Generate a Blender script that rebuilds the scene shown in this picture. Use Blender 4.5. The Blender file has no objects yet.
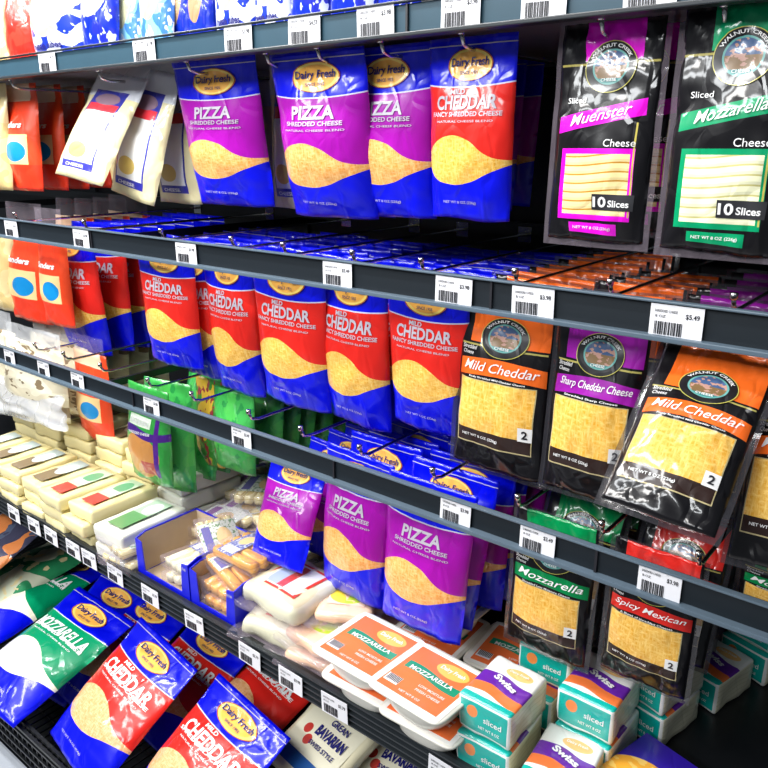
import bpy, bmesh, math, random
from mathutils import Vector, Matrix, noise
random.seed(7)
C = bpy.context.scene.collection
S = bpy.context.scene
# ------------------------------------------------------------------ camera
FPX = 768.0
PITCH = math.atan(241/FPX); PHI = math.atan(984*math.cos(PITCH)/FPX); YAW = math.pi/2-PHI
FW = Vector((-math.sin(YAW)*math.cos(PITCH), math.cos(YAW)*math.cos(PITCH), -math.sin(PITCH)))
RT = Vector((math.cos(YAW), math.sin(YAW), 0)); UP = RT.cross(FW)
EYE = Vector((0, 0, 1.6))
cam = bpy.data.objects.new('camera', bpy.data.cameras.new('camera')); C.objects.link(cam)
cam.data.sensor_width = 36; cam.data.lens = 36*FPX/768; cam.data.clip_start = .02
cam.location = EYE; cam.rotation_euler = FW.to_track_quat('-Z', 'Y').to_euler()
S.camera = cam
# ------------------------------------------------------------------ world, lights, exposure
w = bpy.data.worlds.new('world'); S.world = w; w.use_nodes = True
w.node_tree.nodes['Background'].inputs[0].default_value = (.80, .90, 1, 1)
w.node_tree.nodes['Background'].inputs[1].default_value = .16
def area(name, loc, target, sx, sy, power, col=(1, 1, 1)):
    l = bpy.data.lights.new(name, 'AREA'); l.shape = 'RECTANGLE'; l.size = sx; l.size_y = sy; l.energy = power; l.color = col
    o = bpy.data.objects.new(name, l); C.objects.link(o); o.location = loc
    o.rotation_euler = (Vector(target)-Vector(loc)).to_track_quat('-Z', 'Y').to_euler()
area('aisle_tube_light', (-1.95, -.55, 2.85), (-1.3, .8, 1.1), 3.2, .22, 92, (1, .98, .95))
area('aisle_tube_light', (-1.5, -1.9, 2.95), (-.8, .8, 1.1), 4.0, .22, 95, (.95, .98, 1))
area('canopy_tube_light', (-1.7, .42, 2.32), (-1.7, .75, 1.4), 2.0, .07, 30, (1, 1, 1))
area('canopy_tube_light', (-.2, .42, 2.32), (-.2, .75, 1.4), 1.2, .05, 3, (1, 1, 1))
vs = S.view_settings; vs.view_transform = 'Standard'; vs.look = 'None'; vs.gamma = 1; vs.exposure = -0.2; vs.use_curve_mapping = False

def ray(px, py): return FW + RT*((px-384)/FPX) + UP*((384-py)/FPX)
def atY(px, py, Y): d = ray(px, py); return EYE + d*(Y/d.y)
def atZ(px, py, Z): d = ray(px, py); return EYE + d*((Z-EYE.z)/d.z)

# ------------------------------------------------------------------ node helpers
class N:
    def __init__(s, nt, sock): s.nt = nt; s.s = sock
    def op(s, o, b=None, c=None):
        n = s.nt.nodes.new('ShaderNodeMath'); n.operation = o
        for i, q in enumerate((s, b, c)):
            if q is None: continue
            if isinstance(q, N): s.nt.links.new(q.s, n.inputs[i])
            else: n.inputs[i].default_value = q
        return N(s.nt, n.outputs[0])
    def __add__(s, b): return s.op('ADD', b)
    def __sub__(s, b): return s.op('SUBTRACT', b)
    def __mul__(s, b): return s.op('MULTIPLY', b)
    def __truediv__(s, b): return s.op('DIVIDE', b)
    def gt(s, b): return s.op('GREATER_THAN', b)
    def lt(s, b): return s.op('LESS_THAN', b)
    def sin(s): return s.op('SINE')
    def abs(s): return s.op('ABSOLUTE')
    def frac(s): return s.op('FRACT')
def curve(u, pts):
    n = u.nt.nodes.new('ShaderNodeFloatCurve'); u.nt.links.new(u.s, n.inputs['Value'])
    c = n.mapping.curves[0]
    c.points[0].location = pts[0]; c.points[-1].location = pts[-1]
    for p in pts[1:-1]: c.points.new(*p)
    n.mapping.update(); return N(u.nt, n.outputs[0])
def rect(u, v, a, b, c, d): return u.gt(a)*u.lt(b)*v.gt(c)*v.lt(d)
def ell(u, v, cu, cv, ru, rv):
    a = (u-cu)/ru; b = (v-cv)/rv; return (a*a+b*b).lt(1)
def rgb(c): return (c[0], c[1], c[2], 1)
def mix(nt, fac, a, b):
    n = nt.nodes.new('ShaderNodeMix'); n.data_type = 'RGBA'
    if isinstance(fac, N): nt.links.new(fac.s, n.inputs[0])
    else: n.inputs[0].default_value = fac
    for i, q in ((6, a), (7, b)):
        if isinstance(q, N): nt.links.new(q.s, n.inputs[i])
        else: n.inputs[i].default_value = rgb(q)
    return N(nt, n.outputs[2])
def newmat(name, rough=.4, metal=0, coat=0, alpha=1, spec=.5):
    m = bpy.data.materials.new(name); m.use_nodes = True; nt = m.node_tree
    b = nt.nodes['Principled BSDF']; b.inputs['Roughness'].default_value = rough; b.inputs['Metallic'].default_value = metal
    b.inputs['Coat Weight'].default_value = coat; b.inputs['Coat Roughness'].default_value = .08
    b.inputs['Alpha'].default_value = alpha; b.inputs['Specular IOR Level'].default_value = spec
    return m, nt, b
def setcol(nt, b, c):
    if isinstance(c, N): nt.links.new(c.s, b.inputs['Base Color'])
    else: b.inputs['Base Color'].default_value = rgb(c)
def uvs(nt):
    t = nt.nodes.new('ShaderNodeTexCoord'); s = nt.nodes.new('ShaderNodeSeparateXYZ'); nt.links.new(t.outputs['UV'], s.inputs[0])
    return N(nt, s.outputs[0]), N(nt, s.outputs[1]), t
def gens(nt):
    t = nt.nodes.new('ShaderNodeTexCoord'); s = nt.nodes.new('ShaderNodeSeparateXYZ'); nt.links.new(t.outputs['Generated'], s.inputs[0])
    n = nt.nodes.new('ShaderNodeSeparateXYZ'); nt.links.new(t.outputs['Normal'], n.inputs[0])
    return [N(nt, s.outputs[i]) for i in range(3)], [N(nt, n.outputs[i]) for i in range(3)], t
def mapped(nt, t, out, scale, rot=(0, 0, 0)):
    m = nt.nodes.new('ShaderNodeMapping'); nt.links.new(t.outputs[out], m.inputs[0])
    m.inputs['Scale'].default_value = scale; m.inputs['Rotation'].default_value = rot; return m
def noise_tex(nt, m, scale, detail=2, rough=.5):
    n = nt.nodes.new('ShaderNodeTexNoise'); n.inputs['Scale'].default_value = scale; n.inputs['Detail'].default_value = detail; n.inputs['Roughness'].default_value = rough
    nt.links.new(m.outputs[0], n.inputs['Vector']); return N(nt, n.outputs[0])
def crinkle(nt, b, t, strength=.5, out='Object', scale=1.0, dist=.004):
    """creased glossy film: broad folds plus sharp crease lines, as bump"""
    m = mapped(nt, t, out, (scale, scale, scale))
    wn = nt.nodes.new('ShaderNodeTexNoise'); wn.inputs['Scale'].default_value = 14; nt.links.new(m.outputs[0], wn.inputs['Vector'])
    mx = nt.nodes.new('ShaderNodeMix'); mx.data_type = 'VECTOR'; mx.inputs[0].default_value = .06
    nt.links.new(m.outputs[0], mx.inputs[4]); nt.links.new(wn.outputs[1], mx.inputs[5])
    st = nt.nodes.new('ShaderNodeMapping'); st.inputs['Scale'].default_value = (1, 1, .42); st.inputs['Rotation'].default_value = (0, .5, 0)
    nt.links.new(mx.outputs[1], st.inputs[0])
    v = nt.nodes.new('ShaderNodeTexVoronoi'); v.feature = 'DISTANCE_TO_EDGE'; v.inputs['Scale'].default_value = 24
    nt.links.new(st.outputs[0], v.inputs['Vector'])
    n = noise_tex(nt, m, 16, 2, .5)
    h = N(nt, v.outputs[0]).op('MINIMUM', .10)*2.2 + n*1.2
    bp = nt.nodes.new('ShaderNodeBump'); bp.inputs['Strength'].default_value = strength; bp.inputs['Distance'].default_value = dist
    nt.links.new(h.s, bp.inputs['Height']); nt.links.new(bp.outputs[0], b.inputs['Normal']); nt.links.new(bp.outputs[0], b.inputs['Coat Normal'])
def shreds(nt, t, out, c1, c2, sc=(1, 1, 1), k=1.0):
    a = noise_tex(nt, mapped(nt, t, out, (sc[0]*70*k, sc[1]*16*k, 8), (0, 0, .5)), 1, 3, .65)
    b = noise_tex(nt, mapped(nt, t, out, (sc[0]*16*k, sc[1]*70*k, 8), (0, 0, .35)), 1, 3, .65)
    q = (a.op('MAXIMUM', b)-.42)*3.6
    q.op('MINIMUM', 1)
    n = q.s.node; n.use_clamp = True
    return mix(nt, q, c1, c2)
def plain(name, col, rough=.4, metal=0, coat=0, alpha=1, bump=0, bscale=40):
    m, nt, b = newmat(name, rough, metal, coat, alpha)
    t = nt.nodes.new('ShaderNodeTexCoord')
    n = noise_tex(nt, mapped(nt, t, 'Object', (1, 1, 1)), bscale, 3)
    setcol(nt, b, mix(nt, n, [c*.9 for c in col], [min(1, c*1.08) for c in col]))
    if bump:
        bp = nt.nodes.new('ShaderNodeBump'); bp.inputs['Strength'].default_value = bump; bp.inputs['Distance'].default_value = .003
        nt.links.new(n.s, bp.inputs['Height']); nt.links.new(bp.outputs[0], b.inputs['Normal'])
    return m
def film(name, col, rough=.08, alpha=.25, strength=.9):
    m, nt, b = newmat(name, rough, 0, 1, alpha, 1)
    t = nt.nodes.new('ShaderNodeTexCoord'); setcol(nt, b, col); crinkle(nt, b, t, strength); return m

M = {}
M['black'] = plain('black_steel', (.006, .007, .009), .35)
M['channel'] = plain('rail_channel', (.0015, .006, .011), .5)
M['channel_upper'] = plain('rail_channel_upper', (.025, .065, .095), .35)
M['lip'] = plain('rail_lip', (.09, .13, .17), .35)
M['darklip'] = plain('rail_dark_lip', (.02, .025, .03), .35)
M['chrome'] = plain('chrome_wire', (.55, .55, .56), .2, 1)
M['white'] = plain('white_paper', (.80, .80, .84), .5)
M['ink'] = plain('black_ink', (.01, .01, .015), .5)
M['txt'] = plain('white_print', (.50, .47, .55), .35)
M['txtw'] = plain('bright_white_print', (.85, .85, .85), .35)
M['navy'] = plain('navy_print', (.01, .01, .16), .4)
M['greyplastic'] = plain('grey_plastic', (.35, .38, .42), .45)
M['film'] = film('clear_film', (.55, .46, .55), .1, .16)
M['filmdark'] = film('smoky_film', (.03, .028, .035), .16, .6, .35)
M['filmwhite'] = film('milky_film', (.80, .82, .85), .15, .45)

BLUE = (.0, .003, .70)
SHRED = {'orange': ((.78, .30, .05), (.95, .60, .25)), 'peach': ((.80, .33, .10), (.95, .62, .36)), 'white': ((.85, .80, .62), (1, .97, .85)), 'gold': ((.75, .36, .03), (.95, .66, .20)), 'pale': ((.85, .70, .35), (1, .93, .65))}
def mat_df(name, band, shred, body=BLUE, k=1.0):
    m, nt, b = newmat(name, .3, 0, .5, spec=.3)
    u, v, t = uvs(nt)
    ft = curve(u, [(0, .36), (.08, .41), (.32, .475), (.55, .455), (.8, .365), (1, .34)])
    fb = curve(u, [(0, .32), (.1, .25), (.35, .205), (.6, .22), (.8, .27), (1, .315)])
    vt = (u-.5)*(u-.5)*.08 + .735
    c = mix(nt, v.gt(ft)*v.lt(vt), body, band)
    rim = mix(nt, (v-vt).abs().lt(.004)*v.gt(ft), c, (.6, .6, .75))
    win = v.gt(fb)*v.lt(ft)
    sh = shreds(nt, t, 'UV', *SHRED[shred], k=k)
    c = mix(nt, win, rim, sh)
    setcol(nt, b, c); crinkle(nt, b, t, .55); return m
def mat_wc(name, hue, shred=None, slices=None):
    m, nt, b = newmat(name, .3, 0, .6, spec=.2)
    u, v, t = uvs(nt)
    K = (.005, .0045, .006)
    if slices:
        c = mix(nt, rect(u, v, .26, .82, .83, 1.01), K, hue)
        c = mix(nt, rect(u, v, .02, .98, .812, .822), c, (.35, .3, .08))
        d = v - (u*.09 + .50)
        c = mix(nt, d.gt(0)*d.lt(.075)*u.gt(.06)*u.lt(.92), c, hue)
        c = mix(nt, rect(u, v, .12, .87, .10, .435), c, hue)
        stripes = ((v*24.0) + (u*4+.5).sin()*.55 + u.op('POWER', 5)*1.2).frac()
        ch = mix(nt, stripes.lt(.13)+stripes.gt(.95), slices[0], slices[1])
        ch = mix(nt, stripes.gt(.13)*stripes.lt(.42), ch, [q*.8 for q in slices[0]])
        c = mix(nt, rect(u, v, .17, .83, .125, .41), c, ch)
        c = mix(nt, rect(u, v, .25, .75, .035, .085), c, hue)
        c = mix(nt, rect(u, v, .85, .865, .12, .55), c, (.6, .5, .1))
    else:
        c = mix(nt, rect(u, v, .14, .97, .695, 1.01), K, hue)
        c = mix(nt, rect(u, v, .04, .96, .675, .684), c, (.4, .35, .1))
        bn = (u-.5)*(u-.5)*-.10 + .575
        d = v - bn
        c = mix(nt, d.gt(-.045)*d.lt(.045)*u.gt(.05)*u.lt(.97), c, hue)
        c = mix(nt, rect(u, v, .07, .90, .135, .50), c, (.45, .38, .2))
        c = mix(nt, rect(u, v, .08, .89, .142, .225), c, (.025, .012, .01))
        c = mix(nt, rect(u, v, .08, .89, .22, .495), c, shreds(nt, t, 'UV', *SHRED[shred], k=.8))
    setcol(nt, b, c); crinkle(nt, b, t, .6, dist=.004); return m
PURPLE = (.34, .003, .36); RED = (.72, .018, .012); GREEN = (.0, .26, .11); ORG = (.85, .14, .015); MAG = (.75, .003, .62); VIO = (.30, .01, .34)
M['df_pizza'] = mat_df('pizza_pouch_print', PURPLE, 'orange')
M['df_cheddar'] = mat_df('cheddar_pouch_print', RED, 'gold')
M['df_cheddar_big'] = mat_df('large_cheddar_pouch_print', RED, 'peach', k=1.3)
M['df_mozz_big'] = mat_df('large_mozzarella_pouch_print', GREEN, 'white', k=1.3)
M['wc_mild'] = mat_wc('mild_cheddar_print', ORG, 'gold'); M['wc_sharp'] = mat_wc('sharp_cheddar_print', VIO, 'gold')
M['wc_mozz'] = mat_wc('green_headed_print', (.0, .22, .06), 'gold'); M['wc_red'] = mat_wc('red_headed_print', (.6, .02, .015), 'gold')
M['wc_muen'] = mat_wc('muenster_print', MAG, slices=((.95, .78, .38), (.55, .25, .03)))
M['wc_mozs'] = mat_wc('mozzarella_slice_print', (.0, .30, .12), slices=((.92, .92, .62), (.55, .50, .2)))
# orange sliver pack: red top, beige middle with blue disc, red foot
def mat_orange():
    m, nt, b = newmat('orange_pack_print', .35, 0, .5); u, v, t = uvs(nt)
    c = mix(nt, v.gt(.53) * v.lt(.84), (.85, .60, .28), (.85, .05, .01))
    c = mix(nt, v.gt(.84), c, (.88, .62, .42)); c = mix(nt, u.gt(.86), c, (.80, .06, .01))
    c = mix(nt, v.lt(.25), c, (.85, .04, .01))
    c = mix(nt, ell(u, v, .60, .37, .23, .095), c, (.0, .22, .55))
    setcol(nt, b, c); crinkle(nt, b, t, .4); return m
M['orange'] = mat_orange()
def mat_wbag():
    m, nt, b = newmat('white_bag_print', .35, 0, .6); u, v, t = uvs(nt)
    c = mix(nt, v.lt(.78), (.72, .74, .80), (.80, .72, .42))
    lab = rect(u, v, .16, .80, .10, .84); c = mix(nt, lab, c, (.02, .03, .35)); c = mix(nt, rect(u, v, .19, .77, .14, .70), c, (.92, .92, .92))
    c = mix(nt, rect(u, v, .19, .77, .62, .70), c, (.75, .03, .05)); c = mix(nt, ell(u, v, .48, .75, .24, .06), c, (.25, .16, .22))
    c = mix(nt, ell(u, v, .42, .24, .2, .07), c, (.85, .62, .15)); c = mix(nt, rect(u, v, .16, .80, .08, .13), c, (.03, .03, .4))
    setcol(nt, b, c); crinkle(nt, b, t, .6); return m
M['wbag'] = mat_wbag()
def mat_wild(name, base, cols, win=None, seed=0, sc=1.0):
    """busy printed bag: base colour with irregular printed patches"""
    m, nt, b = newmat(name, .3, 0, .7); u, v, t = uvs(nt)
    n = noise_tex(nt, mapped(nt, t, 'UV', (3*sc, 5*sc, 1), (0, 0, seed)), 1.0, 1)
    c = mix(nt, n.gt(.5), base, cols[0]); 
    n2 = noise_tex(nt, mapped(nt, t, 'UV', (7*sc, 9*sc, 1), (0, 0, seed+1)), 1.0, 2)
    if len(cols) > 1: c = mix(nt, n2.gt(.58), c, cols[1])
    if win: c = mix(nt, ell(u, v, win[0], win[1], win[2], win[3]), c, win[4])
    setcol(nt, b, c); crinkle(nt, b, t, .6); return m
M['cubes'] = mat_wild('white_blue_snack_print', (.80, .84, .95), ((.01, .04, .50), (.75, .80, .95)), (.5, .42, .33, .24, (.9, .66, .36)), 1)
M['snackblue'] = mat_wild('blue_snack_print', (.0, .02, .50), ((.01, .02, .42), (.55, .60, .9)), (.5, .46, .36, .17, (.85, .80, .70)), 3)
M['snackbrown'] = mat_wild('blue_brown_snack_print', (.0, .02, .42), ((.0, .02, .4), (.02, .03, .5)), (.45, .42, .34, .26, (.40, .24, .12)), 5)
M['snackcyan'] = mat_wild('pale_blue_snack_print', (.25, .60, .80), ((.05, .2, .6), (.8, .85, .9)), (.5, .5, .34, .3, (.5, .5, .3)), 7)
M['redbag'] = mat_wild('red_bag_print', (.75, .02, .01), ((.8, .04, .02),), None, 2)
M['cream_sheet'] = mat_wild('cream_bag_print', (.85, .68, .35), ((.8, .6, .25),), None, 3)
def mat_green():
    m, nt, b = newmat('green_bag_print', .3, 0, .7); u, v, t = uvs(nt)
    c = mix(nt, ell(u, v, .5, .30, .38, .24), (.03, .33, .05), (.55, .24, .06))
    wv = (u*6).sin()*.02
    d = v-wv; c = mix(nt, d.gt(.50)*d.lt(.58), c, (.06, .01, .22)); c = mix(nt, rect(u, v, .80, .87, .1, .8), c, (.08, .01, .25))
    c = mix(nt, rect(u, v, .2, .72, .60, .70), c, (.75, .85, .7)); c = mix(nt, rect(u, v, .55, .8, .12, .26), c, (.4, .05, .05))
    setcol(nt, b, c); crinkle(nt, b, t, .7); return m
M['green'] = mat_green()
M['greenplain'] = mat_wild('plain_green_print', (.05, .42, .08), ((.07, .48, .08), (.02, .28, .06)), None, 3, .6)
M['greenyellow'] = mat_wild('green_yellow_print', (.05, .30, .04), ((.8, .5, .05), (.35, .03, .05)), None, 4, .7)
M['creambag'] = mat_wild('pale_cheese_bag_print', (.75, .68, .50), ((.85, .8, .62), (.25, .18, .1)), None, 6, .8)
M['darkorange'] = mat_wild('brown_orange_pack_print', (.05, .05, .09), ((.60, .20, .06), (.08, .10, .16)), None, 9, .5)
M['greenwhite'] = mat_wild('green_cream_print', (.75, .80, .60), ((.03, .30, .12), (.85, .75, .4)), None, 8, .8)

# ------------------------------------------------------------------ object helpers
def link(name, me, mat, parent=None):
    o = bpy.data.objects.new(name, me); C.objects.link(o)
    if mat is not None and not me.materials: me.materials.append(mat)
    if parent: o.parent = parent
    return o
def root(name, label, cat, group=None, loc=(0, 0, 0)):
    o = bpy.data.objects.new(name, None); C.objects.link(o); o.empty_display_size = .02; o.location = loc
    o['label'] = label; o['category'] = cat
    if group: o['group'] = group
    return o
def dup(src, label, group=None):
    r = src.copy(); C.objects.link(r); r['label'] = label
    if 'group' in r: del r['group']
    if group: r['group'] = group
    for ch in [c for c in src.children]:
        k = ch.copy(); C.objects.link(k); k.parent = r
        for g in ch.children:
            q = g.copy(); C.objects.link(q); q.parent = k
    return r
def mesh_from(verts, faces, name, uv=None, smooth=True):
    me = bpy.data.meshes.new(name); me.from_pydata(verts, [], faces); me.update()
    if uv:
        l = me.uv_layers.new(name='UVMap')
        for p in me.polygons:
            for li in p.loop_indices: l.data[li].uv = uv[me.loops[li].vertex_index]
    for p in me.polygons: p.use_smooth = smooth
    return me
def box_verts(V, F, x0, x1, y0, y1, z0, z1):
    n = len(V)
    V += [(x0, y0, z0), (x1, y0, z0), (x1, y1, z0), (x0, y1, z0), (x0, y0, z1), (x1, y0, z1), (x1, y1, z1), (x0, y1, z1)]
    F += [tuple(n+i for i in f) for f in ((0, 3, 2, 1), (4, 5, 6, 7), (0, 1, 5, 4), (1, 2, 6, 5), (2, 3, 7, 6), (3, 0, 4, 7))]
def boxes(name, lst, mat, parent=None, bev=0):
    V = []; F = []
    for b in lst: box_verts(V, F, *b)
    me = mesh_from(V, F, name, smooth=False)
    if bev:
        bm = bmesh.new(); bm.from_mesh(me); bmesh.ops.bevel(bm, geom=bm.edges[:], offset=bev, segments=2, affect='EDGES', profile=.6); bm.to_mesh(me); bm.free()
    return link(name, me, mat, parent)
def tube_mesh(name, pts, r, n=8):
    V = []; F = []; pts = [Vector(p) for p in pts]
    for i, p in enumerate(pts):
        d = (pts[min(i+1, len(pts)-1)]-pts[max(i-1, 0)]).normalized()
        a = d.cross(Vector((1, 0, 0)) if abs(d.x) < .9 else Vector((0, 0, 1))).normalized(); b = d.cross(a)
        for k in range(n):
            t = 2*math.pi*k/n; V.append(tuple(p+a*r*math.cos(t)+b*r*math.sin(t)))
    for i in range(len(pts)-1):
        for k in range(n): F.append((i*n+k, i*n+(k+1) % n, (i+1)*n+(k+1) % n, (i+1)*n+k))
    F.append(tuple(range(n))[::-1]); F.append(tuple((len(pts)-1)*n+k for k in range(n)))
    return mesh_from(V, F, name)
_tc = {}
def text_geo(s, bold=.0, shear=0.0):
    k = (s, bold, shear)
    if k in _tc: return _tc[k]
    cu = bpy.data.curves.new('lettering', 'FONT'); cu.body = s; cu.size = 1; cu.offset = bold; cu.shear = shear; cu.resolution_u = 3
    o = bpy.data.objects.new('lettering', cu); C.objects.link(o)
    bpy.context.view_layer.update()
    me = bpy.data.meshes.new_from_object(o.evaluated_get(bpy.context.evaluated_depsgraph_get()))
    V = [tuple(v.co)[:2] for v in me.vertices]; F = [tuple(p.vertices) for p in me.polygons]
    bpy.data.objects.remove(o); bpy.data.curves.remove(cu); bpy.data.meshes.remove(me)
    xs = [v[0] for v in V]; ys = [v[1] for v in V]
    r = (V, F, min(xs), max(xs), min(ys), max(ys)); _tc[k] = r; return r
def lettering(name, specs, surf, mat, parent, off=.0008):
    """specs: (text, centre u, centre v, width u, height v, bold, shear, slope, arc)"""
    V = []; F = []
    for sp in specs:
        s, cu, cv, wu, hv = sp[:5]; bold = sp[5] if len(sp) > 5 else .01; sh = sp[6] if len(sp) > 6 else 0
        slope = sp[7] if len(sp) > 7 else 0; arc = sp[8] if len(sp) > 8 else None
        tv, tf, x0, x1, y0, y1 = text_geo(s, bold, sh); n = len(V)
        for x, y in tv:
            a = (x-x0)/(x1-x0)-.5; b = (y-y0)/(y1-y0)-.5
            if arc:   # arc=(radius u, radius v, half-angle)
                th = a*2*arc[2]; rr = 1+b*hv
                uu = cu+arc[0]*rr*math.sin(th); vv = cv+arc[1]*rr*math.cos(th)
            else:
                uu = cu+a*wu; vv = cv+b*hv+slope*a*wu
            V.append(tuple(surf(uu, vv, off)))
        F += [tuple(n+i for i in f) for f in tf]
    return link(name, mesh_from(V, F, name, smooth=False), mat, parent)

# ------------------------------------------------------------------ pouches
def pouch_surf(W, H, T, seed, gus=.35, cr=1.0, taper=0.0):
    def prof(v):
        if v > .86: return .05
        if v > .35:
            t = (.86-v)/.51; return .05+.95*math.sin(t*math.pi/2)
        t = v/.35; return gus+(1-gus)*math.sin(t*math.pi/2)
    def f(u, v, off=0, back=False):
        s = max(0, 1-abs(2*u-1)**2.6)**.75
        x = (u-.5)*W*(1-taper*(1-v)); z = (v-1)*H
        nz = noise.noise(Vector((x*28+seed, z*28, seed)))*.0022*cr + noise.noise(Vector((x*75+seed*2, z*40, seed)))*.0010*cr
        zone = max(0, (v-.72)/.28, (.24-v)/.24); nz -= abs(noise.noise(Vector((x*38+z*22+seed, z*30-x*12, seed+9))))*.0048*min(1, zone*1.6)*cr*min(1, s*1.5)
        if v > .85: nz += math.sin(x*420+seed+z*300)*.0006*cr
        y = -T*s*prof(v) + nz
        if back: y = T*.45*s*prof(v)+nz*.5+.0006
        zz = z + noise.noise(Vector((x*14, v*3, seed+5)))*.003*(1 if v < .05 else 0)
        return Vector((x, y-off, zz))
    return f
def pouch_mesh(name, surf, nu=30, nv=42):
    V = []; F = []; UV = []
    for back in (False, True):
        n = len(V)
        for j in range(nv+1):
            for i in range(nu+1):
                V.append(tuple(surf(i/nu, j/nv, 0, back))); UV.append((i/nu, j/nv))
        for j in range(nv):
            for i in range(nu):
                a = n+j*(nu+1)+i; q = (a, a+1, a+nu+2, a+nu+1)
                F.append(q if not back else q[::-1])
    B = (nu+1)*(nv+1)
    for i in range(nu): F.append((B+i, B+i+1, i+1, i)); F.append((nv*(nu+1)+i, nv*(nu+1)+i+1, B+nv*(nu+1)+i+1, B+nv*(nu+1)+i))
    for j in range(nv):
        a = j*(nu+1); F.append((a, a+nu+1, B+a+nu+1, B+a)); a += nu; F.append((a+nu+1, a, B+a, B+a+nu+1))
    return mesh_from(V, F, name, UV)
def disc_on(name, surf, cu, cv, ru, rv, mat, parent, off, n=40):
    V = [tuple(surf(cu, cv, off))]; UV = [(.5, .5)]
    F = []
    for r in (.17, .34, .5, .67, .84, 1):
        for k in range(n):
            t = 2*math.pi*k/n; V.append(tuple(surf(cu+ru*r*math.cos(t), cv+rv*r*math.sin(t), off))); UV.append((.5+.5*r*math.cos(t), .5+.5*r*math.sin(t)))
    for k in range(n):
        k2 = (k+1) % n; F.append((0, 1+k, 1+k2)); F.extend([(1+q*n+k, 1+q*n+n+k, 1+q*n+n+k2, 1+q*n+k2) for q in range(5)])
    return link(name, mesh_from(V, F, name, UV), mat, parent)
def mat_badge():
    m, nt, b = newmat('oval_badge_print', .3, 0, .6); u, v, t = uvs(nt)
    r = ((u-.5)*(u-.5)+(v-.5)*(v-.5)).op('SQRT')
    c = mix(nt, r.gt(.40), (1, .50, .09), (1, .75, .18)); c = mix(nt, r.gt(.47), c, (.5, .12, .02))
    setcol(nt, b, c); crinkle(nt, b, t, .4); return m
def mat_round(name, tint):
    m, nt, b = newmat(name, .3, 0, .6); u, v, t = uvs(nt)
    r = ((u-.5)*(u-.5)+(v-.5)*(v-.5)).op('SQRT')
    land = mix(nt, v.gt(.52), (.20, .12, .05), (.05, .10, .22)); n = noise_tex(nt, mapped(nt, t, 'UV', (7, 9, 1)), 1, 2)
    land = mix(nt, n.gt(.56), land, (.45, .25, .2)); land = mix(nt, v.lt(.28), land, (.03, .22, .22))
    c = mix(nt, r.gt(.31), land, (.12, .35, .33)); c = mix(nt, r.gt(.345), c, (.008, .008, .01)); c = mix(nt, r.gt(.485), c, (.55, .5, .1))
    setcol(nt, b, c); crinkle(nt, b, t, .5); return m
M['badge'] = mat_badge(); M['round'] = mat_round('round_badge_print', None)
PROTO = {}
def df_proto(key, title, mat, W, H, T, seed, tw, sub, big=False):
    r = root('cheese_pouch', '', 'cheese pouch'); f = pouch_surf(W, H, T, seed, taper=.07)
    link('bag', pouch_mesh('bag', f), M[mat], r)
    bd = disc_on('brand_badge', f, .5, .853, .26, .086, M['badge'], r, .0014)
    lettering('brand_lettering', [('Dairy Fresh', .5, .862, .43, .058, .02, .15), ('SINCE 1955', .5, .812, .2, .018)], f, M['navy'], bd, .0027)
    T_ = [(title, .5, .655, tw, .078, .03), (sub, .5, .592, min(.82, tw+.16), .026, .02),
          ('NATURAL CHEESE BLEND', .5, .553, .66, .012)]
    lettering('weight_lettering', [('NET WT 8 OZ (226g)' if not big else 'NET WT 16 OZ (454g)', .45, .10, .42, .02)], f, M['txt'], r, .0012)
    if title == 'CHEDDAR': T_ += [('MILD', .40, .712, .17, .028, .03)]
    if big: T_[0] = (title, .5, .635, tw, .10, .03)
    lettering('lettering', T_, f, M['txtw'] if big else M['txt'], r, .0012)
    V = []; F = []   # tear-notch seal line across the header
    for i in range(23):
        u = i/22; V += [tuple(f(u, .953, .0008)), tuple(f(u, .959, .0008))]
    for i in range(22): F.append((2*i, 2*i+2, 2*i+3, 2*i+1))
    link('seal_strip', mesh_from(V, F, 'seal_strip'), M['txt'], r)
    PROTO[key] = (r, W, H); return r
df_proto('pizza', 'PIZZA', 'df_pizza', .16, .215, .026, 1.3, .46, 'SHREDDED CHEESE')
df_proto('cheddar', 'CHEDDAR', 'df_cheddar', .16, .215, .026, 4.1, .70, 'FANCY SHREDDED CHEESE')
df_proto('pizza2', 'PIZZA', 'df_pizza', .16, .215, .030, 8.3, .46, 'SHREDDED CHEESE')
df_proto('cheddar2', 'CHEDDAR', 'df_cheddar', .16, .215, .022, 9.7, .70, 'FANCY SHREDDED CHEESE')
df_proto('bigched', 'CHEDDAR', 'df_cheddar_big', .20, .27, .035, 5.2, .76, 'SHREDDED CHEESE', True)
df_proto('bigmozz', 'MOZZARELLA', 'df_mozz_big', .20, .27, .035, 6.4, .82, 'SHREDDED CHEESE', True)
def small_disc_patch(name, f, a, b, c, d, mat, parent, off=.0009):
    V = []; F = []
    for i in range(7):
        u = a+(b-a)*i/6; V += [tuple(f(u, c, off)), tuple(f(u, (c+d)/2, off)), tuple(f(u, d, off))]
    for i in range(6): F += [(3*i, 3*i+3, 3*i+4, 3*i+1), (3*i+1, 3*i+4, 3*i+5, 3*i+2)]
    return link(name, mesh_from(V, F, name), mat, parent)
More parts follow.
